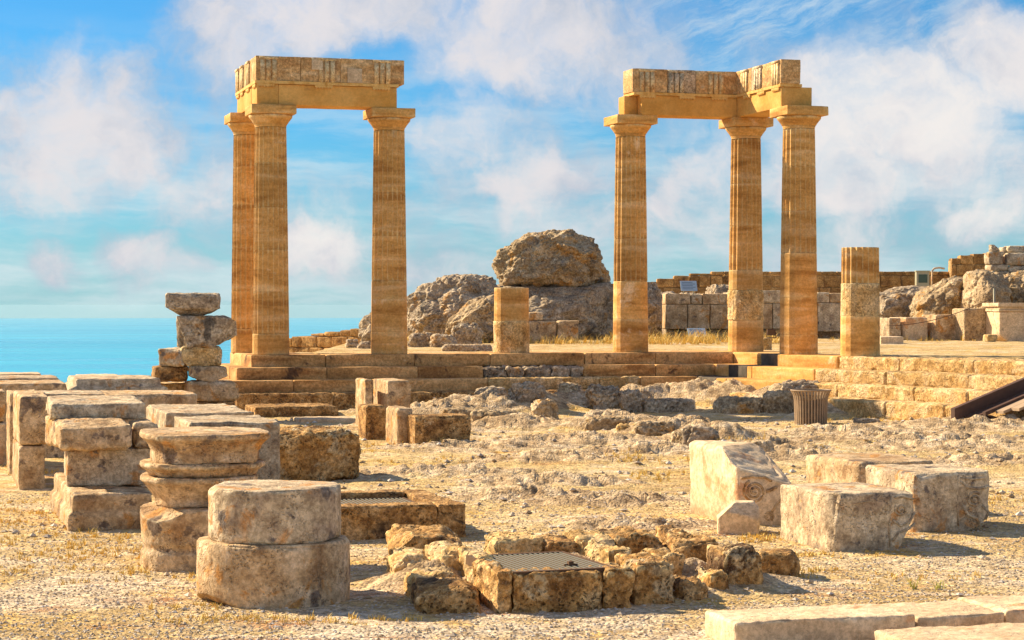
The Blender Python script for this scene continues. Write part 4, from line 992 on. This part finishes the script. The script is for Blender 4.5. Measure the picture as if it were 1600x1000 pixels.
# --- great boulder and rocks behind the columns: outline traced, then given full depth
def boulder(name, label, pts, Y, depth, mat, seed, e=.62, crag=.10, amp=.10, cat='boulder', group=None, n=210):
    P = np.array([((x-800)*Y/F, CAMZ-(y-LV)*Y/F) for x, y in pts]); c = (P.max(0)+P.min(0))/2
    # superquadric sphere grid, denser in front
    th = np.linspace(0, 2*math.pi, 2*n, endpoint=False); ph = np.linspace(0, math.pi, n)
    # polar outline
    def Rad(t):
        dx, dz = np.cos(t), np.sin(t); best = np.zeros_like(t)
        for i in range(len(P)):
            a = P[i]-c; b = P[(i+1) % len(P)]-c; ex, ez = b-a
            den = dx*ez-dz*ex; den = np.where(np.abs(den) < 1e-9, 1e-9, den)
            r_ = (a[0]*ez-a[1]*ex)/den; s_ = (a[0]*dz-a[1]*dx)/den
            ok = (s_ >= -1e-6) & (s_ <= 1+1e-6) & (r_ > 0); best = np.where(ok, np.maximum(best, r_), best)
        return best
    Rt = Rad(th); T, Ph = np.meshgrid(th, ph, indexing='ij'); RR = np.repeat(Rt[:, None], n, 1)
    s = np.abs(np.sin(Ph))**e; cy = -np.sign(np.cos(Ph))*np.abs(np.cos(Ph))**.8
    X = c[0]+RR*s*np.cos(T); Z = c[1]+RR*s*np.sin(T); Yy = Y+depth/2+cy*depth/2
    v = np.stack([X, Yy, Z], -1).reshape(-1, 3)
    ctr = np.array([c[0], Y+depth/2, c[1]]); rf = random.Random(seed*13)
    hw3 = np.array([np.ptp(P[:, 0])/2, depth/2, np.ptp(P[:, 1])/2])
    for _ in range(16):
        nn_ = np.array([rf.uniform(-1, 1), rf.uniform(-1, .2), rf.uniform(-.5, 1)]); nn_ /= np.linalg.norm(nn_)
        g_ = (v-ctr)@nn_; lim = g_.max()*rf.uniform(.80, .93) if nn_[1] < -.35 else g_.max()*rf.uniform(.93, .985)
        o_ = np.maximum(g_-lim-.04*fbm(v*2.1, 3, seed+9), 0); v = v-o_[:, None]*nn_*.92
    d = v-ctr; dn = d/np.linalg.norm(d/np.array([1, 1, 1]), axis=1, keepdims=True)
    q = v+seed*5.1; f1, f2 = worley(q*np.array([1.0, 1.0, 1.3])*1.5+.4*np.stack([fbm(q, 2, 5)]*3, 1), seed)
    g1, _ = worley(q*4.2, seed+3)
    w3 = q*np.array([1.1, 1.1, 1.5])+.5*np.stack([fbm(q*1.1, 3, 5), fbm(q*1.1, 3, 6), fbm(q*1.1, 3, 7)], 1); f1, f2 = worley(w3, seed); g1, g2 = worley(q*3.6+.4*np.stack([fbm(q*3, 2, 8)]*3, 1), seed+3)
    dis = crag*3.2*(np.minimum(f2-f1, .3)-.2)+crag*1.2*(.45-f1)+crag*1.3*(np.minimum(g2-g1, .3)-.2)+amp*fbm(q*1.3, 6, seed)+amp*1.5*(ridged(q*np.array([1.3, 1.3, 2.6]), 6, seed+1)-.4)
    v = v+dn*dis[:, None]
    base = np.array([c[0], Y+depth/2, P[:, 1].min()]); v = v-base
    idx = np.arange(2*n*n).reshape(2*n, n); nx = np.roll(idx, -1, 0)
    f = np.stack([idx[:, :-1], nx[:, :-1], nx[:, 1:], idx[:, 1:]], -1).reshape(-1, 4)
    mb = MB(); mb.add(v, f); o = mb.build(name, M[mat], None, tuple(base)); return tag(o, label, cat, group)
Z6 = lambda L_: [(540+x/3.333, 340+y/3.333) for x, y in L_]
BR = 'great rocks behind the colonnade'
boulder('great_boulder', 'huge ochre and grey boulder towering behind the short stump', Z6([(775,230),(800,160),(870,130),(960,75),(1050,62),(1120,66),(1190,52),(1240,82),(1300,108),(1335,170),(1362,230),(1390,310),(1394,350),(1300,366),(1220,390),(1100,376),(960,366),(810,360),(792,310)]), 58, 3.6, 'rock2', 3, group=BR)
boulder('base_rock', 'scaly grey rock ledge directly under the huge boulder', Z6([(700,420),(800,350),(1000,350),(1250,350),(1400,330),(1420,420),(1430,640),(1200,670),(900,670),(700,670),(690,560)]), 57.6, 4.5, 'rock', 5, .45, .06, .06, group=BR)
boulder('side_rock', 'grey jagged rock left of the huge boulder, sloping down to the left', Z6([(315,420),(390,365),(465,322),(600,303),(700,306),(765,312),(775,350),(790,420),(780,560),(700,660),(500,670),(320,665),(300,540)]), 56.5, 3.6, 'rock', 7, .55, group=BR)
boulder('slope_rock', 'pale rock sloping down between the grey jagged rock and the stump', Z6([(540,530),(600,475),(680,430),(770,400),(820,420),(830,640),(700,670),(560,670),(525,600)]), 53.5, 2., 'rock2', 9, .6, .07, .07, group=BR)
boulder('thin_rock', 'narrow grey rock peeking out left of the third column', Z6([(68,560),(90,515),(150,495),(230,500),(240,640),(150,680),(80,660),(64,610)]), 52, 1.2, 'rock', 11, .6, .06, .06, group=BR)
zpl = 1.03
SR = 'small rocks on the platform behind the columns'
for i, (lab, x1, x2, yt, Y, m_) in enumerate([
 ('grey rock at the foot of the far sloping wall', 540, 560, 530, 48.5, 'rock'), ('small rock beside the third column base, left side', 558, 580, 534, 48, 'rock'),
 ('low rock right beside the third column base', 638, 676, 521, 49.5, 'rock'), ('dark angular rock left of the stump', 706, 752, 507, 50, 'rock'),
 ('flat rock between the third column and the dark angular rock', 672, 712, 524, 49, 'rock'), ('long low stone in the yellow grass', 690, 768, 539, 45.5, 'rock')]):
    rk('platform_rock', lab, x1, x2, yt, Y, m_, seed=240+i, group=SR, zb=zpl-.1)
FB = 'cut blocks beneath the huge boulder'
pb('cut_block', 'pinkish cut block right behind the stump', 'stone block', 826, 870, 502, 534, 'marble2', 54, .6, ang=2, group=FB, seed=251, sink=.2, **uw)
pb('cut_block', 'brighter cut block next to the pinkish one', 'stone block', 871, 904, 501, 533, 'marble2', 54, .6, ang=2, group=FB, seed=252, sink=.2, **uw)
pb('cut_block', 'small thin slab lying on top of the pinkish cut block', 'stone block', 826, 849, 488, 501, 'marble2', 54.1, .5, ang=2, group=FB, seed=253, **uw)
# --- rocks at the right
RR_ = 'rocks piled at the right behind the platform'
Z4 = lambda L_: [(1350+x/5.264, 370+y/5.264) for x, y in L_]
boulder('dark_rock', 'dark grey vertical rock face right of the tall stump', Z4([(60,480),(300,475),(480,490),(540,560),(540,700),(500,850),(200,880),(20,850),(20,560)]), 62, 2.2, 'rock', 13, .45, .09, .08, group=RR_)
boulder('dome_rock', 'low light dome of rock in front of the brown wall', Z4([(200,470),(250,430),(330,405),(450,410),(600,420),(620,500),(600,600),(300,600),(200,560)]), 65, 2.2, 'rock', 15, .6, .06, .06, group=RR_)
boulder('light_rock', 'large light rock hump between the dark face and the lichen rock', Z4([(480,560),(530,470),(640,410),(740,350),(840,325),(930,345),(945,500),(900,680),(700,760),(500,760),(470,650)]), 60, 2.8, 'rock2', 17, .6, .07, .07, group=RR_)
boulder('lichen_rock', 'tall cream rock with yellow lichen at the right', Z4([(905,560),(930,420),(935,300),(1000,275),(1120,280),(1220,330),(1250,420),(1240,600),(1150,760),(950,760),(890,660)]), 58.5, 2.4, 'lichen', 19, .5, .06, .06, group=RR_)
boulder('edge_rock', 'brownish rock cut by the right picture edge', Z4([(1180,380),(1240,310),(1330,300),(1500,280),(1700,330),(1700,700),(1400,760),(1200,700)]), 59.5, 2.4, 'rock2', 21, .55, .08, .07, group=RR_)
LB_ = 'cut blocks lined up below the rocks at the right'
for i, (lab, x1, x2, yt, yb, Y, m_, a_) in enumerate([
 ('pale bluish block at the left end of the row', 1390, 1408, 497, 527, 57, 'marble', 20), ('cream block with a sunlit left face', 1416, 1450, 496, 527, 57, 'pale', 20),
 ('long tan block in the middle of the row', 1463, 1506, 492, 529, 57, 'marble2', 16), ('cream block with a yellow lichen streak', 1507, 1541, 482, 531, 56.5, 'lichen', 10),
 ('grey upright slab in shade behind the thin post', 1541, 1562, 483, 530, 57.5, 'marble', 10)]):
    pb('row_block', lab, 'stone block', x1, x2, yt, yb, m_, Y, .9, ang=a_, group=LB_, seed=260+i, sink=.2, **uw)
pb('pedestal_block', 'big pale pedestal with a white moulded cap at the right edge', 'pedestal', 1562, 1625, 487, 535, 'pale', 55.5, 1.2, ang=6, seed=271, sink=.2, cuts=[(-1,-.2,-1,1.4)], **uw)
o = bpy.context.scene.objects[-1] if False else bpy.data.objects['pedestal_block']
mb = MB()
hh = o['ht']
for k, (ex, z0, z1) in enumerate(((.03, 0.002, .06), (.0, .062, .13), (.06, .132, .24))):
    v, f = hexa(o['wd']+2*ex, 1.2+2*ex, z1-z0, res=.1, rnd=.012, amp=.004, seed=k); v[:,2] += hh+z0; mb.add(v, f)
mb.build('cap', M['pale'], o)
pb('small_stone', 'small golden stone at the foot of the thin post', 'stone', 1543, 1560, 523, 532, 'rough', 55, .3, seed=272, sink=.06, rnd=.06, amp=.02)
pb('flush_slab', 'whitish slab lying flat right of the tall stump', 'stone slab', 1376, 1412, 526, 533, 'pale', 52.5, 1., ang=0, seed=273, sink=.1, rnd=.02)
pb('small_stone', 'small squared stone between the two right-hand tall columns', 'stone', 1193, 1207, 528, 545, 'rough', 46.5, .3, seed=274, sink=.06, rnd=.03, amp=.01)
TR = 'grey stones stacked on the rocks at the top right'
for i, (lab, x1, x2, yt, yb, Y) in enumerate([
 ('rounded grey block at the left end of the upper row', 1545, 1568, 393, 413, 63), ('long rounded block at the right end of the upper row', 1574, 1612, 395, 415, 63),
 ('narrow stone standing between the two rounded blocks', 1566, 1575, 386, 413, 63.4), ('flat stone on top of the long rounded block', 1575, 1606, 384, 395, 63.2),
 ('flat pale stone under the rounded grey block', 1547, 1576, 413.5, 424, 63), ('long flat stone under the long rounded block', 1577, 1625, 415.5, 426, 63)]):
    pb('stacked_stone', lab, 'stone', x1, x2, yt, yb, 'marble', Y, .6, ang=4, group=TR, seed=280+i, rnd=.09, amp=.03, crag=.02)
pb('stacked_stone', 'small pointed dark stone perched at the upper left of the stack', 'stone', 1549, 1563, 382, 393, 'rock', 63.1, .3, ang=4, group=TR, seed=288, rnd=.03, cuts=[(1,0,.9,.5)])
rk('fill_rock', 'rock carrying the stacked grey stones at the top right', 1535, 1640, 425, 62.5, 'rock2', seed=289, zb=1., d=2.5, group=RR_)

# ================================================================== walls
def masonry(name, label, pts, Y0, Y1, yb_z, ch, mat, seed, thick=.6, lens=(.35, .8), cat='stone wall', jit=.03):
    """pts: (px, py top) along the wall; the wall runs in depth Y0..Y1 from first to last"""
    n = len(pts); P = []
    for i, (px, py) in enumerate(pts):
        s = (px-pts[0][0])/(pts[-1][0]-pts[0][0]); Yd = Y0+(Y1-Y0)*s; x, y, z = At(px, py, Yd); P.append((x, y, z))
    x0, y0 = P[0][:2]; x1, y1 = P[-1][:2]; L = math.hypot(x1-x0, y1-y0); a = math.atan2(y1-y0, x1-x0)
    ds = [math.hypot(p[0]-x0, p[1]-y0) for p in P]; hs = [p[2] for p in P]
    mb = MB(); r_ = random.Random(seed); z = yb_z; row = 0; hmax = max(hs)
    while z < hmax:
        h = ch*r_.uniform(.85, 1.15); s = -r_.uniform(0, .3)
        while s < L:
            l = r_.uniform(*lens)
            top = np.interp(s+l/2, ds, hs)
            if z < top-.06 and s+l > 0:
                hz_ = min(h, top-z); aa, bb_ = max(0, s), min(L, s+l)
                if bb_-aa > .08:
                    v, f = hexa(bb_-aa-.015, thick+r_.uniform(-jit, jit), hz_-.012, res=.12, rnd=.035, amp=.02, freq=3, crag=.012, cf=6, seed=row*97+int(s*13))
                    mb.add(place(v, ((aa+bb_)/2, 0, z), 0), f, r_.uniform(-.28, .22))
            s += l
        z += h; row += 1
    # mortar core, a little recessed
    for i in range(len(ds)-1):
        v = [(ds[i], -thick/2+.06, yb_z), (ds[i+1], -thick/2+.06, yb_z), (ds[i+1], thick/2-.06, yb_z), (ds[i], thick/2-.06, yb_z), (ds[i], -thick/2+.06, hs[i]-.08), (ds[i+1], -thick/2+.06, hs[i+1]-.08), (ds[i+1], thick/2-.06, hs[i+1]-.08), (ds[i], thick/2-.06, hs[i]-.08)]
        mb.add(v, [(0,3,2,1),(4,5,6,7),(0,1,5,4),(1,2,6,5),(2,3,7,6),(3,0,4,7)], -.3)
    o = mb.build(name, M[mat], None, (x0, y0, 0), a); return tag(o, label, cat)
masonry('boundary_wall', 'long brown masonry wall along the skyline behind the right columns', [(900,446),(1013,440),(1060,431),(1120,424),(1484,424)], 75, 75, .6, .42, 'wallst', 5)
masonry('boundary_wall', 'taller brown wall end stepping up at the upper right', [(1484,404),(1500,400),(1546,394)], 74.6, 74.6, .6, .42, 'wallst', 6)
masonry('boundary_wall', 'low sloping brown wall seen between the first and third columns, sea above it', [(384,540),(453,528),(520,519),(575,512),(610,510)], 56, 53, -.4, .27, 'wallst', 8, lens=(.25, .6))
aw = thing('ashlar_wall', 'low wall of large squared blocks behind the right columns', 'block wall', At(1030, 530, 60))
awk = dict(res=.06, rnd=.025, amp=.012, freq=3, crag=.008, cf=5)
def awb(x1, x2, yt, yb, mat, seed, Y=60., d=.7, **k):
    kk = dict(awk); kk.update(k)
    o = pb('wall_block', None, '', x1, x2, yt, yb, mat, Y, d, 0, seed=seed, **kk); o.parent = aw; o.matrix_parent_inverse = Matrix.Translation(aw.location).inverted()
for i, (x1, x2, yt, yb, m_) in enumerate([(1040,1074,476,514,'marble2'),(1075,1109,476,514,'marble2'),(1110,1142,476,514,'marble2'),(1143,1190,476,514,'marble'),(1191,1207,474,514,'marble2'),(1208,1240,474,514,'marble'),(1241,1277,473,516,'marble2'),(1278,1318,473,518,'marble'),
   (1040,1079,459,475.5,'marble2'),(1080,1097,460,475.5,'marble'),(1098,1136,459,475.5,'marble2'),(1137,1190,457,475,'marble'),(1191,1222,454,473.5,'marble'),(1223,1276,456,473,'marble2'),(1277,1296,457,472.5,'marble'),(1297,1318,458,472.5,'marble2')]):
    awb(x1, x2, yt, yb, m_, 300+i, d=1.4 if i < 8 else 1.35)
awb(1040, 1380, 514.5, 545, 'rock', 320, Y=60.3, d=1.5, amp=.05, crag=.04)
rk('wall_rock', 'dark rough rock at the left end of the squared block wall', 990, 1036, 444, 62, 'rock', seed=331, zb=.9, d=2., group=RR_)
rk('wall_rock', 'light rock poking over the squared block wall beside the inner corner column', 1106, 1150, 446, 63, 'rock', seed=332, zb=.9, d=1.5, group=RR_)
rk('wall_rock', 'flat rock shelf behind the block wall near its left end', 1012, 1110, 458, 66, 'rock', seed=333, zb=.9, d=2.5, group=RR_)
rk('wall_rock', 'low rock behind the block wall, between the stump and the right tall column', 1270, 1330, 462, 63, 'rock', seed=334, zb=.9, d=1.5, group=RR_)

# ================================================================== signs, post, lamp, box
def sign(label, x, y, z, wd, ht, tilt, leg):
    t = thing('info_panel', label, 'sign', (x, y, z), R(8), 'visitor information panels')
    ca, sa = math.cos(tilt), math.sin(tilt); mb = MB(); v, f = boxv(-wd/2, wd/2, -ht/2, ht/2, 0, .02)
    q = v.copy(); q[:,1] = v[:,1]*ca-v[:,2]*sa; q[:,2] = v[:,1]*sa+v[:,2]*ca+leg; mb.add(q, f); mb.build('panel', M['sign'], t, smooth=False)
    mb = MB()
    for r_ in range(5):
        a_ = ht*(.34-.16*r_); v, f = boxv(-wd*.4, wd*(.4 if r_ % 2 else .25), a_-.008, a_+.008, .0205, .024); q = v.copy(); q[:,1] = v[:,1]*ca-v[:,2]*sa; q[:,2] = v[:,1]*sa+v[:,2]*ca+leg; mb.add(q, f)
    mb.build('print', M['text'], t, smooth=False)
    for sx in (-1, 1):
        mb = MB(); add_tube(mb, [(sx*wd*.3, .02, -.1), (sx*wd*.3, .02, leg-.02)], .015, 6); mb.build('leg', M['steel'], t)
x, y, z = At(1076, 456, 61.5); sign('pale blue panel on legs above the squared block wall', x, y, z-.25, .50, .34, R(62), .42)
x, y, z = At(1089, 530, 56); sign('pale blue panel tilted low in the yellow grass', x, y, z-.05, .50, .36, R(40), .22)
x, y, z = At(1554, 526, 56); t = thing('thin_post', 'thin leaning metal post with a cable at the right', 'post', (x, y, z-.1))
mb = MB(); add_tube(mb, [(0, 0, 0), (-.01, 0, 1.42)], .03, 8); mb.build('pole', M['steel'], t)
mb = MB(); cab = [(-2.9+2.9*k/12, -.05+.3*k/12, .40+.75*(k/12)**1.2-.12*math.sin(math.pi*k/12)) for k in range(13)]; add_tube(mb, cab, .010, 5); mb.build('cable', M['woodd'], t)
def lampbox():
    x, y, z = At(1205, 528, 52); t = thing('flood_lamp', 'small dark floodlight on the platform between two tall columns', 'floodlight', (x, y, z))
    mb = MB(); v, f = boxv(-.10, .10, -.05, .06, .07, .22); mb.add(v, f); mb.build('housing', M['woodd'], t, smooth=False)
    mb = MB(); v, f = boxv(-.085, .085, -.056, -.0502, .085, .205); mb.add(v, f); mb.build('glass', M['rust'], t, smooth=False)
    mb = MB(); add_tube(mb, [(-.115, 0, 0), (-.115, 0, .15)], .01, 6); add_tube(mb, [(.115, 0, 0), (.115, 0, .15)], .01, 6); add_tube(mb, [(-.115, 0, .01), (.115, 0, .01)], .012, 6); mb.build('bracket', M['rust'], t)
lampbox()
def wallbox():
    x, y, z = At(1442, 447, 73.9); t = thing('wall_box', 'grey-green cabinet fixed on the brown wall', 'cabinet', (x, y, z))
    mb = MB(); v, f = boxv(-.23, .23, 0, .3, 0, .52); mb.add(v, f); mb.build('case', M['boxgrey'], t, smooth=False)
    mb = MB(); v, f = boxv(-.16, .16, -.012, -.0005, .12, .42); mb.add(v, f); mb.build('door', M['glass'], t, smooth=False)
    mb = MB(); v, f = boxv(-.25, .25, -.03, .31, .521, .56); mb.add(v, f); mb.build('lid', M['boxgrey'], t, smooth=False)
    x, y, z = At(1456, 449, 74.2); t = thing('drain_pipe', 'pale pipe bent over the brown wall beside the cabinet', 'pipe', (x, y, z-.3))
    mb = MB(); add_tube(mb, [(0, 0, 0), (0, 0, .7), (.02, .05, .90), (.12, .15, .99), (.3, .2, 1.02), (.5, .22, .98)], .035, 8); mb.build('pipe', M['pale'], t)
wallbox()

# ================================================================== gravel, grass, weeds
def hsamp(X, Y): return hgt(np.asarray(X, float), np.asarray(Y, float))
def gravel():
    r_ = np.random.default_rng(3); N = 62000
    Y = 11.2+(r_.random(N)**1.5)*11.0; X = (r_.random(N)*2-1)*(.262*Y+.5)
    keep = (fbm(np.stack([X*.7, Y*.7, 0*X], 1), 3, 44)+r_.random(N)*.5) > -.05
    X, Y = X[keep], Y[keep]; N = len(X); s = .0042+.010*r_.random(N)**2.6+(r_.random(N) > .997)*.016
    n2 = 9000; Y2 = 16+24*r_.random(n2)**.8; X2 = (r_.random(n2)*2-1)*(.262*Y2+.5); k2 = (fbm(np.stack([X2*.6, Y2*.5, 0*X2], 1), 4, 45)+.3*r_.random(n2) > .16) & (X2 > -4.5+0*X2)
    k2 &= platform_mask(X2, Y2-1.6) < .01
    X = np.concatenate([X, X2[k2]]); Y = np.concatenate([Y, Y2[k2]]); s = np.concatenate([s, .010+.035*r_.random(k2.sum())**3]); N = len(X)
    base = np.array([(1,0,0),(-1,0,0),(0,1,0),(0,-1,0),(0,0,1),(0,0,-1)], float)
    V = base[None]*(1+.35*(r_.random((N, 6, 1))-.5)); V[:, :, 2] *= .62; V += .28*(r_.random((N, 6, 3))-.5)
    a = r_.random(N)*6.28; ca, sa = np.cos(a)[:, None], np.sin(a)[:, None]
    x = V[:, :, 0]*ca-V[:, :, 1]*sa; y = V[:, :, 0]*sa+V[:, :, 1]*ca; Z = hsamp(X, Y)
    V = np.stack([X[:, None]+x*s[:, None]*1.25, Y[:, None]+y*s[:, None], (Z+s*.25)[:, None]+V[:, :, 2]*s[:, None]], -1).reshape(-1, 3)
    fb_ = np.array([(0,2,4),(2,1,4),(1,3,4),(3,0,4),(2,0,5),(1,2,5),(3,1,5),(0,3,5)])
    f = (fb_[None]+6*np.arange(N)[:, None, None]).reshape(-1, 3)
    mb = MB(); mb.add(V, f, np.repeat(r_.uniform(-.45, .40, N), 6))
    m = bpy.data.materials.new('gravel_stones'); m.use_nodes = True; t = NT(m.node_tree); t.n.clear()
    at = t.n.new('ShaderNodeAttribute'); at.attribute_name = 'tint'
    r2 = t.n.new('ShaderNodeValToRGB'); t.put(r2, 0, t.m('ADD', at.outputs['Fac'], .5)); e = r2.color_ramp.elements
    e[0].position = 0; e[0].color = (.28,.20,.13,1); e[1].position = 1; e[1].color = (.80,.74,.66,1)
    for p_, c_ in ((.2, (.50,.36,.20,1)), (.4, (.40,.34,.28,1)), (.6, (.66,.52,.34,1)), (.8, (.60,.54,.47,1))): q = e.new(p_); q.color = c_
    b = t.new('ShaderNodeBsdfPrincipled', Roughness=.9); t.put(b, 'Base Color', r2.outputs[0]); b.inputs['Specular IOR Level'].default_value = .2
    t.new('ShaderNodeOutputMaterial', Surface=b.outputs[0])
    o = mb.build('gravel', m, smooth=False); o['kind'] = 'stuff'; o['label'] = 'loose pale gravel stones scattered over the yard'; o['category'] = 'gravel'
gravel()
def grass(name, areas, colour, kind, label, seed, hmin=.02, hmax=.07):
    r_ = np.random.default_rng(seed); vv = []; n = 0; V = []; Fc = []
    for (x, y, rx, ry, cnt, hs) in areas:
        # tufts
        for k in range(cnt):
            a = r_.random()*6.28; q = r_.random()**.6*1.25; V.append((x+rx*q*math.cos(a), y+ry*q*math.sin(a), hs*(.4+1.1*r_.random()**2)))
    V = np.array(V)
    if len(V) > 40: V = V[fbm(np.stack([V[:, 0]*1.7, V[:, 1]*1.1, 0*V[:, 0]], 1), 3, 77)+.25*r_.random(len(V)) > .08]
    Zt = hsamp(V[:, 0], V[:, 1]); B = 7; N = len(V)*B
    C = np.repeat(np.stack([V[:, 0], V[:, 1], Zt, V[:, 2]], 1), B, 0)
    a = r_.random(N)*6.28; ln = C[:, 3]*(.5+r_.random(N)); le = (.25+r_.random(N)*.9)*ln; wd = .0022+.0022*r_.random(N)+ln*.012
    ox = (r_.random(N)-.5)*.035; oy = (r_.random(N)-.5)*.035
    bx, by = C[:, 0]+ox, C[:, 1]+oy; px_, py_ = -np.sin(a), np.cos(a)
    tri = np.stack([np.stack([bx-px_*wd, by-py_*wd, C[:, 2]-.005], 1), np.stack([bx+px_*wd, by+py_*wd, C[:, 2]-.005], 1),
                    np.stack([bx+np.cos(a)*le*.5+px_*wd*.6, by+np.sin(a)*le*.5+py_*wd*.6, C[:, 2]+ln*.65], 1), np.stack([bx+np.cos(a)*le*.5-px_*wd*.6, by+np.sin(a)*le*.5-py_*wd*.6, C[:, 2]+ln*.65], 1),
                    np.stack([bx+np.cos(a)*le, by+np.sin(a)*le, C[:, 2]+ln*.9], 1)], 1).reshape(-1, 3)
    i = 5*np.arange(N)[:, None]; mb = MB(); mb.add(tri, i+np.array([0, 1, 2, 3]), np.repeat(r_.uniform(-.3, .3, N), 5)); mb.f.append(i+np.array([3, 2, 4]))
    m = bpy.data.materials.get(name+'_blades') or bpy.data.materials.new(name+'_blades'); m.use_nodes = True; t = NT(m.node_tree); t.n.clear()
    at = t.n.new('ShaderNodeAttribute'); at.attribute_name = 'tint'
    c_ = t.mix(t.m('ADD', at.outputs['Fac'], .5), tuple(q*.55 for q in colour), colour)
    b = t.new('ShaderNodeBsdfPrincipled', Roughness=.8); t.put(b, 'Base Color', c_); t.new('ShaderNodeOutputMaterial', Surface=b.outputs[0])
    o = mb.build(name, m, smooth=False)
    if kind: o['kind'] = kind
    o['label'] = label; return o
def ga(px, py, rx, ry, n, h, z=0): x, y, _ = Gp(px, py, z); return (x, y, rx, ry, n, h)
o = grass('dry_grass', [ga(60,800,.8,1.3,420,.035), ga(150,860,.9,.7,420,.035), ga(80,900,.9,.4,260,.03), ga(300,885,.5,.5,260,.04), ga(330,950,.5,.2,120,.03), ga(20,740,.4,.8,200,.04),
   ga(560,700,1.,.8,200,.05), ga(770,690,.6,.5,120,.05), ga(905,668,.4,.4,110,.08), ga(1060,745,.5,.6,160,.05), ga(1020,720,.6,.6,160,.05),
   ga(1200,845,.5,.3,160,.04), ga(1290,870,.4,.2,140,.03), ga(1100,720,.6,.5,120,.05), ga(1210,705,.8,.6,160,.05), ga(1400,660,1.8,.5,260,.05), ga(1310,650,.6,.4,90,.05), ga(1560,790,.5,.6,120,.05),
   ga(1320,648,.25,.12,60,.06), ga(1360,652,.25,.12,60,.06), ga(1400,656,.25,.12,60,.06), ga(1440,659,.25,.12,60,.06), ga(1475,662,.2,.12,60,.06), ga(760,660,.5,.3,90,.05), ga(700,720,.8,.8,120,.03), ga(100,830,1.,.8,300,.03), ga(450,975,.8,.15,120,.03), ga(1350,900,.8,.3,120,.03),
   ga(700,536,2.2,1.2,500,.16,1.04), ga(930,537,1.6,1.0,380,.16,1.04), ga(1080,536,2.0,2.,800,.22,1.04), ga(1500,532,3.0,.8,320,.10,1.06), ga(1300,520,1.,.8,80,.12,1.06)], (.95, .66, .16), 'stuff', 'dry yellow grass tufts in patches on the gravel and platform', 5)
o['category'] = 'grass'
for px, py, lab in ((1427, 922, 'small green weed in the gravel nearer the kerb slab, left of two'), (1467, 922, 'small green weed in the gravel, right of two above the kerb slab'), (235, 885, 'tiny green weed at the foot of the moulded pile')):
    x, y, _ = Gp(px, py)
    o = grass('green_weed', [(x, y, .015, .015, 3, .085)], (.62, .60, .12), None, lab, int(px)); o['category'] = 'weed'; o['group'] = 'green weeds in the gravel'

# ================================================================== sea haze
def haze():
    v, f = boxv(-20500, 20500, -20500, 20500, -113.5, 8.5); mb = MB(); mb.add(v, f)
    m = bpy.data.materials.new('sea_air'); m.use_nodes = True; t = NT(m.node_tree); t.n.clear()
    pv = t.n.new('ShaderNodeVolumePrincipled'); pv.inputs['Color'].default_value = (.55, .84, 1, 1); pv.inputs['Density'].default_value = 3.2e-5
    pv.inputs['Anisotropy'].default_value = .2
    o = t.n.new('ShaderNodeOutputMaterial'); t.l.new(pv.outputs[0], o.inputs['Volume'])
    ob = mb.build('haze', m, smooth=False); ob['kind'] = 'stuff'; ob['label'] = 'pale sea haze'
haze()
